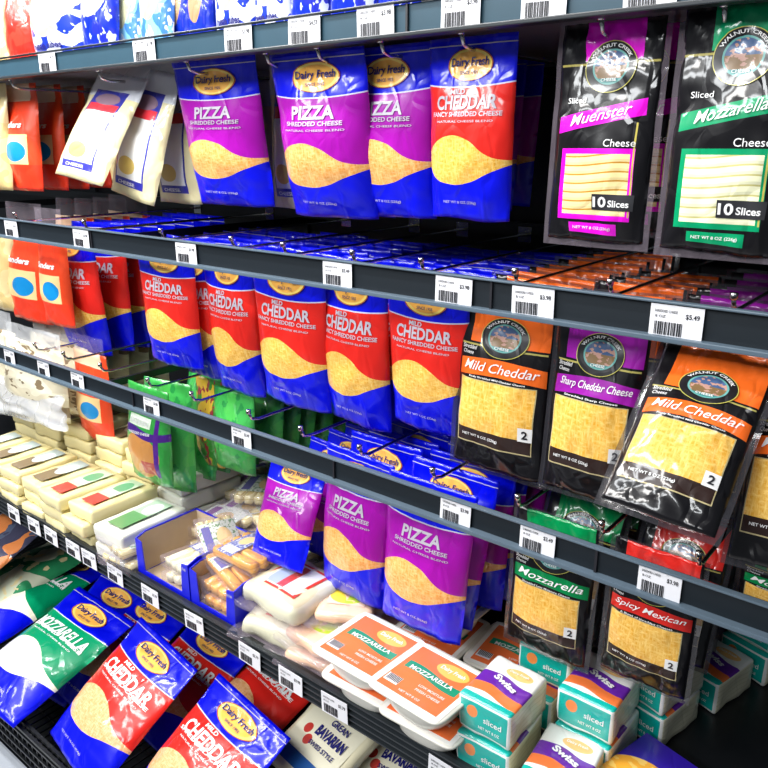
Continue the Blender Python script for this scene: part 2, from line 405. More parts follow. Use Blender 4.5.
def film_margin(f, W, H, parent, mat, mx=.055, seed=1):
    """clear overwrap flange standing out past the printed panel on all four sides"""
    def g(a, b): # a,b in 0..1 over the wider sheet
        u = a*(1+2*mx)-mx; v = b*1.05-.035; uc = min(1, max(0, u)); vc = min(1, max(0, v))
        p = f(uc, vc, 0); x = (u-.5)*W; z = (v-1)*H; e = max(0, -u, u-1)
        return (x, p.y*.25+.0006+noise.noise(Vector((x*30, z*24, seed)))*.0016*(1 if e > 0 or v < 0 else .2), z)
    V = [g(i/26, j/32) for j in range(33) for i in range(27)]
    F = [(j*27+i, j*27+i+1, (j+1)*27+i+1, (j+1)*27+i) for j in range(32) for i in range(26)
         if i < 3 or i > 22 or j < 2 or j > 30]
    return link('clear_flange', mesh_from(V, F, 'clear_flange'), mat, parent)
def wc_proto(key, mat, title, small, W, H, seed, sliced):
    r = root('cheese_pack', '', 'cheese pack'); f = pouch_surf(W, H, .014 if sliced else .02, seed, gus=.2, cr=1.25)
    link('bag', pouch_mesh('bag', f, 30, 44), M[mat], r)
    film_margin(f, W, H, r, M['film'] if sliced else M['filmdark'], seed=seed)
    cu, cv, ru, rv = (.53, .80, .25, .115) if sliced else (.52, .735, .26, .105)
    bd = disc_on('round_badge', f, cu, cv, ru, rv, M['round'], r, .0014)
    lettering('badge_lettering', [('WALNUT CREEK', cu, cv, 0, .16, .02, 0, 0, (ru*.83, rv*.83, 1.15)), ('CHEESE', cu, cv-rv*.50, ru*.6, .014)], f, M['txtw'], bd, .0027)
    if sliced:
        L = [(title, .50, .588, .60, .05, .004, .3, .09), ('Cheese', .72, .46, .30, .034, .0), ('Sliced', .24, .655, .2, .026, 0)]
        lettering('weight_lettering', [('NET WT 8 OZ (226g)', .5, .06, .40, .018)], f, M['txtw'], r, .0014)
        bx = small_disc_patch('count_box', f, .50, .90, .15, .225, M['ink'], r)
        lettering('count_lettering', [('10', .58, .188, .13, .05, .03), ('Slices', .765, .182, .20, .032, .02)], f, M['txtw'], bx, .0018)
    else:
        L = [(title, .52, .575, .80, .05, .004, .3), ('Shredded', .15, .665, .18, .022, 0, .2), ('Cheese', .14, .637, .14, .02, 0, .2),
             (small, .5, .513, .6, .013)]
        lettering('weight_lettering', [('NET WT 8 OZ (226g)', .36, .183, .42, .02)], f, M['txtw'], r, .0014)
        bx = small_disc_patch('serving_box', f, .77, .90, .215, .29, M['txtw'], r)
        lettering('serving_number', [('2', .835, .253, .055, .045, .03)], f, M['ink'], bx, .0018)
    lettering('lettering', L, f, M['txtw'], r, .0014)
    PROTO[key] = (r, W, H)
wc_proto('muen', 'wc_muen', 'Muenster', '', .115, .215, 2.2, True)
wc_proto('mozs', 'wc_mozs', 'Mozzarella', '', .115, .215, 3.9, True)
wc_proto('mild', 'wc_mild', 'Mild Cheddar', 'Finely Shredded Mild Cheddar Cheese', .13, .20, 5.5, False)
wc_proto('sharp', 'wc_sharp', 'Sharp Cheddar Cheese', 'Shredded Sharp Cheese', .13, .20, 6.6, False)
wc_proto('wmozz', 'wc_mozz', 'Mozzarella', 'Shredded Low Moisture Cheese', .13, .20, 7.5, False)
wc_proto('wred', 'wc_red', 'Spicy Mexican', 'A Blend of Shredded Cheeses', .13, .20, 8.8, False)
def plain_proto(key, name, cat, mat, W, H, T, seed, texts=(), txtmat='txtw', header=None, gus=.3):
    r = root(name, '', cat); f = pouch_surf(W, H, T, seed, gus=gus)
    link('bag', pouch_mesh('bag', f, 18, 24), M[mat], r)
    if texts: lettering('lettering', list(texts), f, M[txtmat], r, .0015)
    if header:
        fr = root; V = []; F = []
        for j in range(4):
            for i in range(11): V.append(((i/10-.5)*W*.9, noise.noise(Vector((i*.6, j, seed)))*.004, j*.014-.006))
        for j in range(3):
            for i in range(10): F.append((j*11+i, j*11+i+1, (j+1)*11+i+1, (j+1)*11+i))
        link('clear_header', mesh_from(V, F, 'clear_header'), M[header], r)
    PROTO[key] = (r, W, H); return r
plain_proto('orange', 'cheese_bag', 'cheese bag', 'orange', .10, .20, .022, 1.1, [('Sanders', .45, .62, .6, .06, .04, .15)], header='film')
plain_proto('wbag', 'string_cheese_bag', 'cheese bag', 'wbag', .12, .24, .02, 2.1, [('CHEESE', .45, .105, .4, .026, .02)], header='filmwhite')
plain_proto('cubes', 'snack_bag', 'snack bag', 'cubes', .17, .24, .04, 3.1, [('cheese cubes', .45, .12, .6, .05, .03)], 'navy')
plain_proto('snackblue', 'snack_bag', 'snack bag', 'snackblue', .15, .24, .035, 4.1)
plain_proto('snackbrown', 'snack_bag', 'snack bag', 'snackbrown', .12, .24, .03, 4.8)
plain_proto('snackcyan', 'snack_bag', 'snack bag', 'snackcyan', .12, .24, .03, 5.8)
plain_proto('redbag', 'snack_bag', 'snack bag', 'redbag', .10, .24, .03, 6.8)
plain_proto('cream', 'cheese_bag', 'cheese bag', 'cream_sheet', .10, .20, .03, 7.8)
plain_proto('green', 'cheese_bag', 'cheese bag', 'green', .12, .20, .03, 8.8, [('TACO BLEND', .45, .65, .46, .05, .02), ('SHREDDED CHEESE', .5, .54, .5, .025, .01, 0, .05)])
plain_proto('greenplain', 'cheese_bag', 'cheese bag', 'greenplain', .12, .20, .03, 9.1)
plain_proto('greenyellow', 'cheese_bag', 'cheese bag', 'greenyellow', .12, .20, .028, 9.8)
plain_proto('creambag', 'cheese_bag', 'cheese bag', 'creambag', .14, .16, .03, 10.8, header='filmwhite')
plain_proto('darkorange', 'meat_pack', 'deli pack', 'darkorange', .20, .24, .03, 11.8, header='film')
plain_proto('greenwhite', 'cheese_bag', 'cheese bag', 'greenwhite', .18, .24, .03, 12.8)

used = set(); PLACED = {}
def make(key, label, group=None):
    r, W, H = PROTO[key]
    if key not in used:
        used.add(key); r['label'] = label
        if group: r['group'] = group
        return r, W, H
    return dup(r, label, group), W, H
def quad(key, TL, TR, BL, BR, pt, pb, label, group=None, thick=None):
    """stand a pouch between four photographed corners; pt/pb = ('Y',depth) or ('Z',height) of its top and bottom edge"""
    g = lambda p, k: atY(*p, k[1]) if k[0] == 'Y' else atZ(*p, k[1])
    a, b, c, d = g(TL, pt), g(TR, pt), g(BL, pb), g(BR, pb)
    top = (a+b)/2; bot = (c+d)/2; up = (top-bot); Hh = up.length; up.normalize()
    rt = (b-a).normalized()+(d-c).normalized(); rt -= up*rt.dot(up); rt.normalize(); Ww = ((b-a).length+(d-c).length)/2
    r, W, H = make(key, label, group)
    bk = up.cross(rt)  # local +Y
    sx, sz = Ww/W, Hh/H; sy = (sx+sz)/2 if thick is None else thick
    m = Matrix((rt, bk, up)).transposed().to_4x4(); r.matrix_world = Matrix.Translation(top) @ m @ Matrix.Diagonal((sx, sy, sz, 1))
    loc, rot, sc = r.matrix_world.decompose(); r.location = loc; r.rotation_mode = 'XYZ'; r.rotation_euler = rot.to_euler(); r.scale = sc
    return r
def hang(key, xl, xr, yb, Y, ztop, label, lean=0, group=None, yaw=0, yt=None):
    """upright pouch on a hook: photographed left/right edge columns, bottom row, depth and hook height"""
    if yt is not None: ztop = atY((xl+xr)/2, yt, Y).z
    k = math.tan(math.radians(lean)); ym = yb-75
    ref = lambda px, py: atY(px, py, Y-k*(ztop-atY(px, py, Y).z))
    a = ref(xl, ym); b = ref(xr, ym); zb = ref((xl+xr)/2, yb).z
    r, W, H = make(key, label, group); hh = (ztop-zb)/math.cos(math.radians(lean))
    r.location = ((a.x+b.x)/2, Y, ztop); sx = (b.x-a.x)/W; r.scale = (sx, (sx+hh/H)/2, hh/H)
    r.rotation_mode = 'XYZ'; r.rotation_euler = (math.radians(-lean), 0, math.radians(yaw)); return r
def file_behind(front, n, dy, key, what, group, lean=6, dz=0, jit=.004, y0=0.0):
    fl = -front.rotation_euler.x; y0 += .2*max(0, math.sin(math.radians(lean))-math.sin(min(fl, .3)))
    for k in range(n):
        r, W, H = make(key, what, group)
        r.rotation_mode = 'XYZ'; r.scale = front.scale
        e = front.rotation_euler if abs(front.rotation_euler.x) < .2 else None
        r.rotation_euler = (math.radians(-lean+random.uniform(-4, 4)), math.radians(random.uniform(-2, 2)), math.radians(random.uniform(-3, 3)))
        r.location = (front.location.x+random.uniform(-jit, jit), front.location.y+y0+dy*(k+1), front.location.z+dz+random.uniform(-.003, .003))

# ------------------------------------------------------------------ the case
def struct(name, lst, mat, bev=0):
    o = boxes(name, lst, mat, None, bev); o['kind'] = 'structure'; return o
M['floor'] = plain('floor_vinyl', (.35, .35, .36), .3); M['ceil'] = plain('ceiling_paint', (.7, .7, .7), .8)
M['back'] = plain('case_back', (.008, .009, .012), .45); M['side'] = plain('case_side', (.3, .3, .32), .5)
struct('floor', [(-4.5, 1.8, -2.6, 1.5, -.05, 0)], M['floor'])
struct('wall_back', [(-4.5, 1.8, 1.42, 1.5, 0, 2.9)], M['back'])
cs = root('display_case', 'black open refrigerated display case holding every shelf of cheese', 'refrigerated case')
boxes('case_base', [(-3.6, 1.2, .50, 1.42, 0, .30)], M['black'], cs)
boxes('canopy', [(-3.6, 1.2, .48, 1.42, 2.36, 2.5)], M['side'], cs, .004)
boxes('back_panel', [(-3.6, 1.2, 1.385, 1.42, .30, 2.36)], M['back'], cs)
for i in range(5): boxes('upright', [(-3.3+i*.95, -3.27+i*.95, 1.375, 1.385, .35, 2.3)], M['darklip'], cs)
bump_ = root('bumper_rail', 'grey bumper edge along the foot of the bottom basket', 'bumper')
boxes('bumper_strip', [(-3.6, 1.2, .440, .499, .31, .425)], M['greyplastic'], bump_, .006)
boxes('kick_plate', [(-3.6, 1.2, .47, .499, 0, .305)], M['black'], bump_)
XL, XR = -3.4, 1.0
def rail(z0, z1, Y, label, chan='channel', joints=(-.9, .3), brk=True):
    r = root('price_rail', label, 'shelf rail')
    boxes('channel', [(XL, XR, Y+.002, Y+.012, z0+.006, z1-.004)], M[chan], r)
    boxes('top_lip', [(XL, XR, Y-.004, Y+.005, z1-.0028, z1)], M['lip' if chan == 'channel' else 'darklip'], r, .001)
    boxes('bottom_lip', [(XL, XR, Y-.008, Y+.012, z0, z0+(.0058 if chan == 'channel' else .005))], M['lip' if chan == 'channel' else 'darklip'], r, .0012)
    for x in joints: boxes('joint', [(x, x+.003, Y-.001, Y+.004, z0+.006, z1-.004)], M['ink'], r)
    if brk:
        for x in (-3.3, -2.35, -1.32, .32): boxes('bracket', [(x, x+.006, Y+.012, 1.385, z0+.012, z1-.012)], M['black'], r)
    return r
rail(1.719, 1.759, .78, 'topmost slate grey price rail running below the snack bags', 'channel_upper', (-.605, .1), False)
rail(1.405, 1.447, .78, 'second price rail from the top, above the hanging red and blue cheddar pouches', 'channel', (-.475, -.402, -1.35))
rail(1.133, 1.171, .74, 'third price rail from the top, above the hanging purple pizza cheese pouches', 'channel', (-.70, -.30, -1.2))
# upper solid shelf
sh = root('shelf', 'upper flat shelf under the standing snack bags', 'shelf')
boxes('shelf_panel', [(XL, XR, .795, 1.384, 1.735, 1.745)], M['side'], sh)
# bottom deck shelf D with ribbed front
shd = root('shelf', 'long black shelf with ribbed front edge carrying the blocks, boxes and tubs of cheese', 'shelf')
boxes('shelf_panel', [(XL, XR, .672, 1.384, .832, .846)], M['black'], shd)
boxes('front_edge', [(XL, XR, .664, .671, .812, .856)], M['black'], shd)
for i in range(5): boxes('rib', [(XL, XR, .6575, .664, .815+i*.0098, .8175+i*.0098)], M['darklip'], shd)
for x in (-3.3, -2.2, -1.2, .35): boxes('bracket', [(x, x+.008, .70, 1.384, .78, .832)], M['black'], shd)
# basket E
bk = root('wire_basket', 'black wire basket along the bottom of the case, full of large pouches', 'basket')
V = []; F = []
for i in range(230):
    x = XL+i*.019; box_verts(V, F, x, x+.004, .502, .506, .425, .515); 
for z in (.43, .452, .474, .496, .512): box_verts(V, F, XL, XR, .499, .503, z, z+.004)
for i in range(2): box_verts(V, F, XL, XR, .497+i*.012, .503+i*.012, .512, .518)
link('wire_front', mesh_from(V, F, 'wire_front', smooth=False), M['black'], bk)
V = []; F = []
for i in range(230):
    x = XL+i*.019; box_verts(V, F, x, x+.003, .506, 1.37, .425, .428)
for i in range(12): box_verts(V, F, XL, XR, .52+i*.075, .524+i*.075, .421, .425)
link('wire_floor', mesh_from(V, F, 'wire_floor', smooth=False), M['black'], bk)
boxes('drip_pan', [(XL, XR, .506, 1.37, .36, .37)], M['black'], bk)
# hook bars and hooks
def hookbar(z, label):
    b = root('hook_bar', label, 'hook bar'); boxes('bar', [(XL, XR, 1.30, 1.312, z-.012, z+.012)], M['black'], b)
    [boxes('bar_mount', [(x, x+.02, 1.311, 1.384, z-.01, z+.01)], M['black'], b) for x in (-3.2, -1.9, -1.0, .5)]
hookbar(1.705, 'black bar at the back holding the uppermost row of hooks')
hookbar(1.445, 'black bar at the back holding the hooks of the cheddar row')
hookbar(1.170, 'black bar at the back holding the hooks of the pizza cheese row')
hk = {}
def hook(x, z, yf, label, group=None):
    key = round(1.30-yf, 2)
    if key not in hk:
        r = root('peg_hook', label, 'peg hook')
        L = 1.30-yf
        link('rod', tube_mesh('rod', [(0, 0, 0), (0, -L*.5, .001), (0, -L+.02, 0), (0, -L+.006, .004), (0, -L, .016)], .0026), M['chrome'], r)
        link('tip', tube_mesh('tip', [(0, -L, .014), (0, -L, .0185), (0, -L, .021)], .0042), M['chrome'], r)
        boxes('mount_plate', [(-.014, .014, -.003, 0, -.014, .014)], M['chrome'], r)
        hk[key] = r
    else: r = dup(hk[key], label)
    if group: r['group'] = group
    r.location = (x, 1.30, z); return r

# ------------------------------------------------------------------ row 0: snack bags standing on the top shelf
def stand(key, xl, xr, px_mid_y, Y, h, label, lean=-6, yaw=0):
    a = atY(xl, px_mid_y, Y); b = atY(xr, px_mid_y, Y); r, W, H = make(key, label)
    sx = (b.x-a.x)/W; hh = h
    r.scale = (sx, sx*.8+.2, hh/H); r.rotation_mode = 'XYZ'; r.rotation_euler = (math.radians(lean), 0, math.radians(yaw))
    r.location = ((a.x+b.x)/2, Y+math.sin(math.radians(lean))*hh*-1*-1*-1, 1.747+hh*math.cos(math.radians(lean))); return r
row0 = [('cream', -14, 6, .84, 'pale yellow bag at the left edge of the photo on the uppermost shelf'),
        ('redbag', 6, 33, .85, 'plain red glossy bag standing on the top shelf at the far left'),
        ('cubes', 33, 82, .84, 'white and blue cheese cube bag with tan window beside the red bag'),
        ('snackblue', 82, 116, .84, 'blue snack bag with pale oval, right of the cheese cube bag'),
        ('snackcyan', 114, 140, .87, 'narrow blue bag with pale cyan edge, above the second rail tag from the left'),
        ('snackcyan', 140, 172, .84, 'pale blue bag showing an olive oval window, left of the two brown-windowed bags'),
        ('snackbrown', 168, 192, .86, 'left of the two blue bags with brown windows on the top shelf'),
        ('snackbrown', 188, 214, .86, 'right of the two blue bags with brown windows on the top shelf'),
        ('cubes', 216, 256, .84, 'white and blue cheese cube bag above the pizza cheese row'),
        ('cubes', 254, 292, .85, 'white and blue bag with a tan window between two all blue bags'),
        ('snackblue', 290, 330, .85, 'blue snack bag above the middle tags of the topmost rail'),
        ('snackblue', 330, 376, .84, 'blue snack bag just left of the last bag on the top shelf'),
        ('snackblue', 376, 420, .85, 'rightmost blue snack bag cut off by the upper photo edge')]
for k, a, b, Y, lab in row0: stand(k, a, b, 20, Y, .22, lab)

# ------------------------------------------------------------------ row 1
HZ1 = 1.702
f = hang('cream', -16, 8, 190, .84, 0, 'yellowish bag hanging at the far left, beside the red and tan bags', yt=84, lean=4)
f = hang('orange', 3, 38, 190, .86, 0, 'front red and tan bag with blue disc, first of its file in the upper left', yt=84, lean=3)
for i in range(4):
    g = dup(f, ['second red and tan bag with blue disc, right behind the first in the upper row', 'third red and tan bag with blue disc in the upper file of four', 'fourth red and tan bag, rearmost seen beside the tilted white bags', 'red foot of a bag hanging last in the upper red and tan file'][i])
    g.location = f.location+Vector((0, .055*(i+1), 0)); g.rotation_euler = (math.radians(-2-i), 0, math.radians(random.uniform(-3, 3)))
f = quad('wbag', (98, 72), (150, 80), (57, 172), (100, 188), ('Y', .86), ('Y', .76), 'front white string cheese bag swung forward, leftmost of the white bags')
f2 = quad('wbag', (132, 68), (184, 74), (113, 192), (152, 204), ('Y', .88), ('Y', .83), 'second white string cheese bag with upright label, left of the purple pizza pouch')
file_behind(f2, 6, .035, 'wbag', 'white string cheese bag packed behind the two front ones, showing only its edge', 'white string cheese bags behind the front pair', 2, dz=0)
f = hang('cream', 108, 140, 190, .90, 0, 'pale cheese bag wedged behind the swung white bag', yt=100)
p = hang('pizza', 185, 266, 203, .84, 0, 'leftmost purple and blue pizza cheese pouch in the upper row', yt=57, lean=-9, yaw=0)
f = hang('wbag', 272, 310, 208, .93, 0, 'greyish clear bag seen in the gap between two pizza cheese pouches', yt=60)
file_behind(f, 2, .04, 'wbag', 'string cheese bag deep in the gap between pizza pouches', 'bags deep in the gap between upper pizza pouches', 0)
p = hang('pizza2', 282, 374, 215, .82, 0, 'widest purple pizza cheese pouch, middle of the three in the upper row', yt=49, lean=-9)
file_behind(p, 5, .05, 'pizza', 'pizza cheese pouch in the file behind the widest upper pizza pouch', 'pouches behind the widest upper pizza pouch', 3)
p = hang('pizza', 350, 438, 215, .845, 0, 'third purple pizza cheese pouch touching the red cheddar pouch in the upper row', yt=45, lean=-6, yaw=-3)
file_behind(p, 5, .05, 'pizza2', 'pizza cheese pouch in the file behind the third upper pizza pouch', 'pouches behind the third upper pizza pouch', 3)
p = hang('cheddar', 430, 515, 219, .83, 0, 'only red and blue cheddar pouch in the upper row, beside the dark gap', yt=36, lean=-2)
p = hang('muen', 553, 652, 241, .82, 0, 'black and magenta sliced Muenster pack in front on the upper row', yt=22, lean=2, yaw=-2)
g = dup(p, 'second Muenster pack half hidden between the front one and the green headed pack'); g.location = p.location+Vector((.0, .09, .005))
g = dup(p, 'third Muenster pack, last in its file behind the front one'); g.location = p.location+Vector((.01, .16, .0))
p = hang('mozs', 668, 786, 253, .81, 0, 'black and green sliced Mozzarella pack cut off by the right photo edge', yt=6, lean=2)
g = dup(p, 'second Mozzarella slice pack behind the front one at the right edge'); g.location = p.location+Vector((.0, .07, .0))
for x, n in ((-1.62, 'red and tan'), (-1.30, 'white string cheese'), (-1.05, 'leftmost pizza cheese'), (-.87, 'grey gap'), (-.77, 'widest pizza cheese'), (-.66, 'third pizza cheese'), (-.54, 'upper cheddar'), (-.37, 'Muenster'), (-.25, 'Mozzarella slice')):
    hook(x, HZ1+.003, .80, 'chrome peg hook of the %s file under the topmost rail' % n)
hook(-.455, 1.60, .98, 'short chrome hook in the dark gap left of the Muenster pack')

# ------------------------------------------------------------------ row 2
HZ = 1.430
def r2(key, xl, xr, yb, Y, label, lean=-5, n=6, dy=.045, rk=None, lab2=None, yaw=0, rl=2):
    p = hang(key, xl, xr, yb, Y, HZ, label, lean=lean, yaw=yaw)
    if n: file_behind(p, n, dy, rk or key, lab2, lab2.replace('pouch in the file', 'pouches in the file') if lab2 else None, rl)
    return p
hang('cream', -18, 12, 306, .85, HZ, 'pale yellow bag at the left edge in the middle hanging row')
p = hang('orange', 8, 46, 318, .86, HZ, 'front red and tan bag in the middle row, at its left end', lean=2)
hang('orange', 38, 66, 322, .835, HZ, 'red and tan bag with blue disc just left of the first middle row cheddar pouch', lean=0)
file_behind(p, 4, .05, 'orange', 'red and tan bag deep in the left end file of the middle row', 'red and tan bags deep in the middle row', 2, y0=.07)
r2('cheddar', 52, 98, 345, .87, 'leftmost blue cheddar pouch with dull red band in the middle row', n=7, dy=.048, lab2='cheddar pouch in the file behind the leftmost middle row cheddar pouch', rl=2)
r2('cheddar2', 144, 194, 361, .82, 'crisp red cheddar pouch standing apart, second front pouch from the left in the middle row', n=6, lab2='cheddar pouch in the file behind the second front cheddar pouch from the left', lean=-3, yaw=4)
p = r2('cheddar', 180, 218, 372, .85, 'narrow cheddar pouch, mostly covered by its left neighbour in the middle row', n=0, yaw=8)
r2('cheddar', 210, 258, 388, .84, 'cheddar pouch with clipped title, third broad one from the left in the middle row', n=6, lab2='cheddar pouch in the file behind the clipped title pouch', lean=-5)
r2('cheddar2', 258, 328, 402, .825, 'centre cheddar pouch showing its whole title under the rail tag gap', n=6, lab2='cheddar pouch in the file behind the centre whole-title pouch', lean=-4)
r2('cheddar', 322, 392, 421, .835, 'cheddar pouch just below the tag, second from the right of the blue cheddar ones', n=6, lab2='cheddar pouch in the file behind the tagged cheddar pouch', lean=-4, yaw=-4)
r2('cheddar2', 390, 470, 428, .82, 'rightmost blue cheddar pouch, touching the black Mild Cheddar pack', n=7, lab2='cheddar pouch in the file behind the rightmost cheddar pouch', lean=-4)
p = r2('mild', 458, 550, 472, .83, 'black and orange Mild Cheddar pack hanging upright in the middle row', n=8, dy=.045, lab2='black cheese pack with orange header in the file behind the upright Mild Cheddar pack', lean=4, rl=10)
p = r2('sharp', 549, 640, 497, .825, 'black and purple Sharp Cheddar Cheese pack in the middle row', n=5, dy=.045, rk='mild', lab2='orange headed black pack in the file behind the purple Sharp Cheddar pack', lean=5, rl=10)
p = quad('mild', (674, 338), (778, 356), (600, 490), (716, 548), ('Y', .82), ('Y', .69), 'Mild Cheddar pack swung forward with bright glare, right of the purple Sharp Cheddar pack')
q = hang('sharp', 650, 760, 510, .87, HZ, 'purple headed pack right behind the swung forward Mild Cheddar pack', lean=6)
file_behind(q, 6, .045, 'sharp', 'purple headed black pack in the file behind the swung forward pack', 'purple headed packs behind the swung forward pack', 10)
q = quad('mild', (772, 352), (880, 372), (728, 545), (840, 600), ('Y', .83), ('Y', .75), 'dark pack at the right photo edge, next to the swung forward one')
file_behind(q, 5, .045, 'mild', 'orange headed pack in the file at the extreme right', 'packs at the extreme right of the middle row', 10)
for x in (-1.70, -1.42, -1.17, -.98, -.86, -.72, -.60, -.46, -.34, -.21, -.08):
    hook(x, HZ+.006, .81, 'chrome peg hook in the middle row, its tip just behind the second rail', 'middle row peg hooks')

# ------------------------------------------------------------------ row 3
HZ3 = 1.158
cb = hang('creambag', 4, 62, 408, .82, HZ3, 'cream coloured shredded cheese bag inside a clear wrapper, far left under the third rail', lean=2)
cb2 = hang('creambag', -40, 14, 400, .84, HZ3, 'cream cheese bag at the left photo edge under the third rail', lean=2)
file_behind(cb, 5, .05, 'creambag', 'brownish cheese bag in the file behind the clear wrapped cream bag', 'bags behind the clear wrapped cream bag', 5)
def sheet(name, W, H, seed, mat, label, cat, TL, TR, BL, BR, Yt, Yb):
    a, b, c, d = atY(*TL, Yt), atY(*TR, Yt), atY(*BL, Yb), atY(*BR, Yb); V = []; F = []
    for j in range(17):
        for i in range(17):
            u, v = i/16, j/16; p = (a*(1-u)+b*u)*(1-v)+(c*(1-u)+d*u)*v
            n = noise.noise(Vector((u*4+seed, v*4, 0)))*.012; V.append((p.x, p.y+n-.02*math.sin(u*math.pi)*math.sin(v*math.pi), p.z))
    n0 = len(V); V += [(x, y+.004, z) for x, y, z in V]
    for j in range(16):
        for i in range(16):
            q = j*17+i; F.append((q, q+17, q+18, q+1)); F.append((n0+q, n0+q+1, n0+q+18, n0+q+17))
    o = link(name, mesh_from(V, F, name), mat); o['label'] = label; o['category'] = cat; return o
sheet('plastic_bag', .1, .1, 1, M['filmwhite'], 'crumpled clear grey plastic wrapper hanging below the cream bags at the left', 'plastic bag', (-10, 372), (60, 396), (-12, 410), (66, 432), .80, .76)
hang('orange', 74, 106, 434, .86, HZ3, 'single red bag with blue disc hanging under the third rail at the left')
hang('green', 129, 169, 477, .795, HZ3, 'front green bag with purple stripe hanging under the third rail', lean=2)
p = hang('greenplain', 150, 188, 484, .84, HZ3, 'second green bag with only its side edge showing', lean=2, yaw=10)
file_behind(p, 8, .055, 'greenplain', 'green bag in the long file behind the front green pair', 'green bags in the long file', 16)
p = hang('greenyellow', 196, 222, 462, .90, HZ3, 'green bag with yellow and red print behind the green pair', lean=2)
p = hang('greenplain', 214, 254, 468, .88, HZ3, 'green bag hanging furthest right of the green ones, beside the pizza pouches', lean=2)
file_behind(p, 6, .05, 'greenplain', 'green bag in the right hand green file', 'green bags in the right hand file', 10)
q = quad('pizza', (272, 452), (330, 468), (251, 553), (303, 573), ('Y', .82), ('Y', .75), 'leftmost lower pizza cheese pouch, swung forward over the cheese sticks')
file_behind(q, 7, .045, 'pizza', 'pizza cheese pouch in the file behind the leftmost lower one', 'pouches behind the leftmost lower pizza pouch', 10)
q = hang('pizza2', 322, 394, 596, .80, HZ3, 'middle lower pizza cheese pouch between its two neighbours', lean=5, yaw=-4)
file_behind(q, 7, .045, 'pizza', 'pizza cheese pouch in the file behind the middle lower one', 'pouches behind the middle lower pizza pouch', 10)
q = hang('pizza', 383, 472, 631, .785, HZ3, 'frontmost lower pizza cheese pouch hanging above the orange tubs', lean=6)
file_behind(q, 8, .045, 'pizza2', 'pizza cheese pouch in the file behind the frontmost lower one', 'pouches behind the frontmost lower pizza pouch', 10)
q = hang('wmozz', 512, 594, 655, .80, HZ3, 'black pack with green header hanging in the lower row', lean=3)
file_behind(q, 5, .045, 'wmozz', 'green headed black pack in the file behind the lower one', 'green headed packs in the lower row', 20)
q = hang('wred', 607, 698, 686, .80, HZ3, 'black pack with red header hanging above the teal wrapped stacks', lean=3)
file_behind(q, 5, .045, 'wred', 'red headed black pack in the file behind the lower one', 'red headed packs in the lower row', 20)
q = hang('wmozz', 742, 850, 640, .90, HZ3, 'dark pack with golden window at the lower right photo edge', lean=3)
for x in (-1.62, -1.50, -1.36, -1.20, -1.07, -.92, -.80, -.68, -.55, -.42, -.31, -.2, -.1):
    hook(x, HZ3+.006, .775, 'chrome peg hook in the lower row, its tip just behind the third rail', 'lower row peg hooks')

# ------------------------------------------------------------------ price tags
tagp = {}
def tag_at(px, py, Y, zc, wd, ht, label, price='$3.98', ry=0):
    if price not in tagp:
        r = root('price_tag', label, 'price tag'); W, H = .054, .034
        boxes('card', [(-W/2, W/2, -.0008, 0, -H/2, H/2)], M['white'], r)
        sf = lambda u, v, off=0: Vector(((u-.5)*W, -.0009-off, (v-.5)*H))
        V = []; F = []; x = -W*.40
        rnd = random.Random(3)
        while x < W*.12:
            b = rnd.choice((.0006, .001, .0016)); box_verts(V, F, x, x+b, -.0013, -.0010, -H*.42, -H*.02); x += b+rnd.choice((.0007, .0012))
        link('barcode', mesh_from(V, F, 'barcode', smooth=False), M['ink'], r)
        lettering('lettering', [('SHREDDED CHEESE', .30, .80, .44, .08), ('8 OZ', .2, .64, .2, .08), (price, .80, .70, .26, .17, .02)], sf, M['ink'], r, .0003)
        tagp[price] = r
    else: r = dup(tagp[price], label)
    a = atY(px, py, Y); r.location = (a.x, Y-.001, zc); r.scale = (wd/.054, 1, ht/.034); r.rotation_euler = (0, math.radians(ry), 0); return r
A = [(48, 'left end, below the cheese cube bag'), (145, 'below the pale cyan bag'), (239, 'above the leftmost pizza pouch'), (305, 'above the widest pizza pouch, left one'), (376, 'above the third pizza pouch'), (461, 'above the upper cheddar pouch'), (544, 'above the dark gap beside the Muenster pack'), (650, 'above the Muenster pack, cut by the photo edge')]
for i, (px, t) in enumerate(A): tag_at(px, 67-.104*px, .78, 1.740, .058 if px < 400 else .052, .038, 'white price tag on the topmost rail, '+t, '$3.98' if i % 3 else '$4.59', (1, -1, .5)[i % 3])
Bt = [(12, 'at its left end'), (82, 'above the leftmost cheddar pouches'), (187, 'between the apart cheddar pouch and the narrow one'), (338, 'above the seam of two cheddar pouches'), (454, 'above the upright Mild Cheddar pack, left one'), (533, 'above the gap between Mild and Sharp Cheddar packs'), (676, 'above the swung forward Mild Cheddar pack')]
for i, (px, t) in enumerate(Bt): tag_at(px, 228+.145*px, .78, 1.426, .054, .034, 'white price tag on the second rail, '+t, '$3.98' if i % 3 else '$5.49', (0, 1, -1)[i % 3])
Ct = [(10, 'at the left photo edge'), (44, 'second from the left, over the cream bag'), (78, 'over the single red bag'), (152, 'over the front green bag'), (242, 'over the right hand green file'), (456, 'over the frontmost lower pizza pouch'), (538, 'over the green headed pack'), (660, 'over the red headed pack, with easily read price')]
for i, (px, t) in enumerate(Ct): tag_at(px, 352+.345*px, .74, 1.153, .046, .034, 'white price tag on the third rail, '+t, '$3.98' if i % 2 else '$3.49', (1, 0, 2)[i % 3])
Dt = [(14, 'leftmost under the cream blocks'), (34, 'second from the left under the cream blocks'), (51, 'third from the left under the cream blocks'), (73, 'fourth from the left, under the last cream blocks'), (89, 'under the white block'), (115, 'left of the blue display box'), (150, 'below the left wall of the blue display box'), (194, 'below the orange cheese sticks'), (250, 'left of the wrapped white cheese'), (291, 'below the wrapped white cheese'), (335, 'below the pinkish packs, left of the tubs'), (445, 'cut by the bottom photo border, under teal packs')]
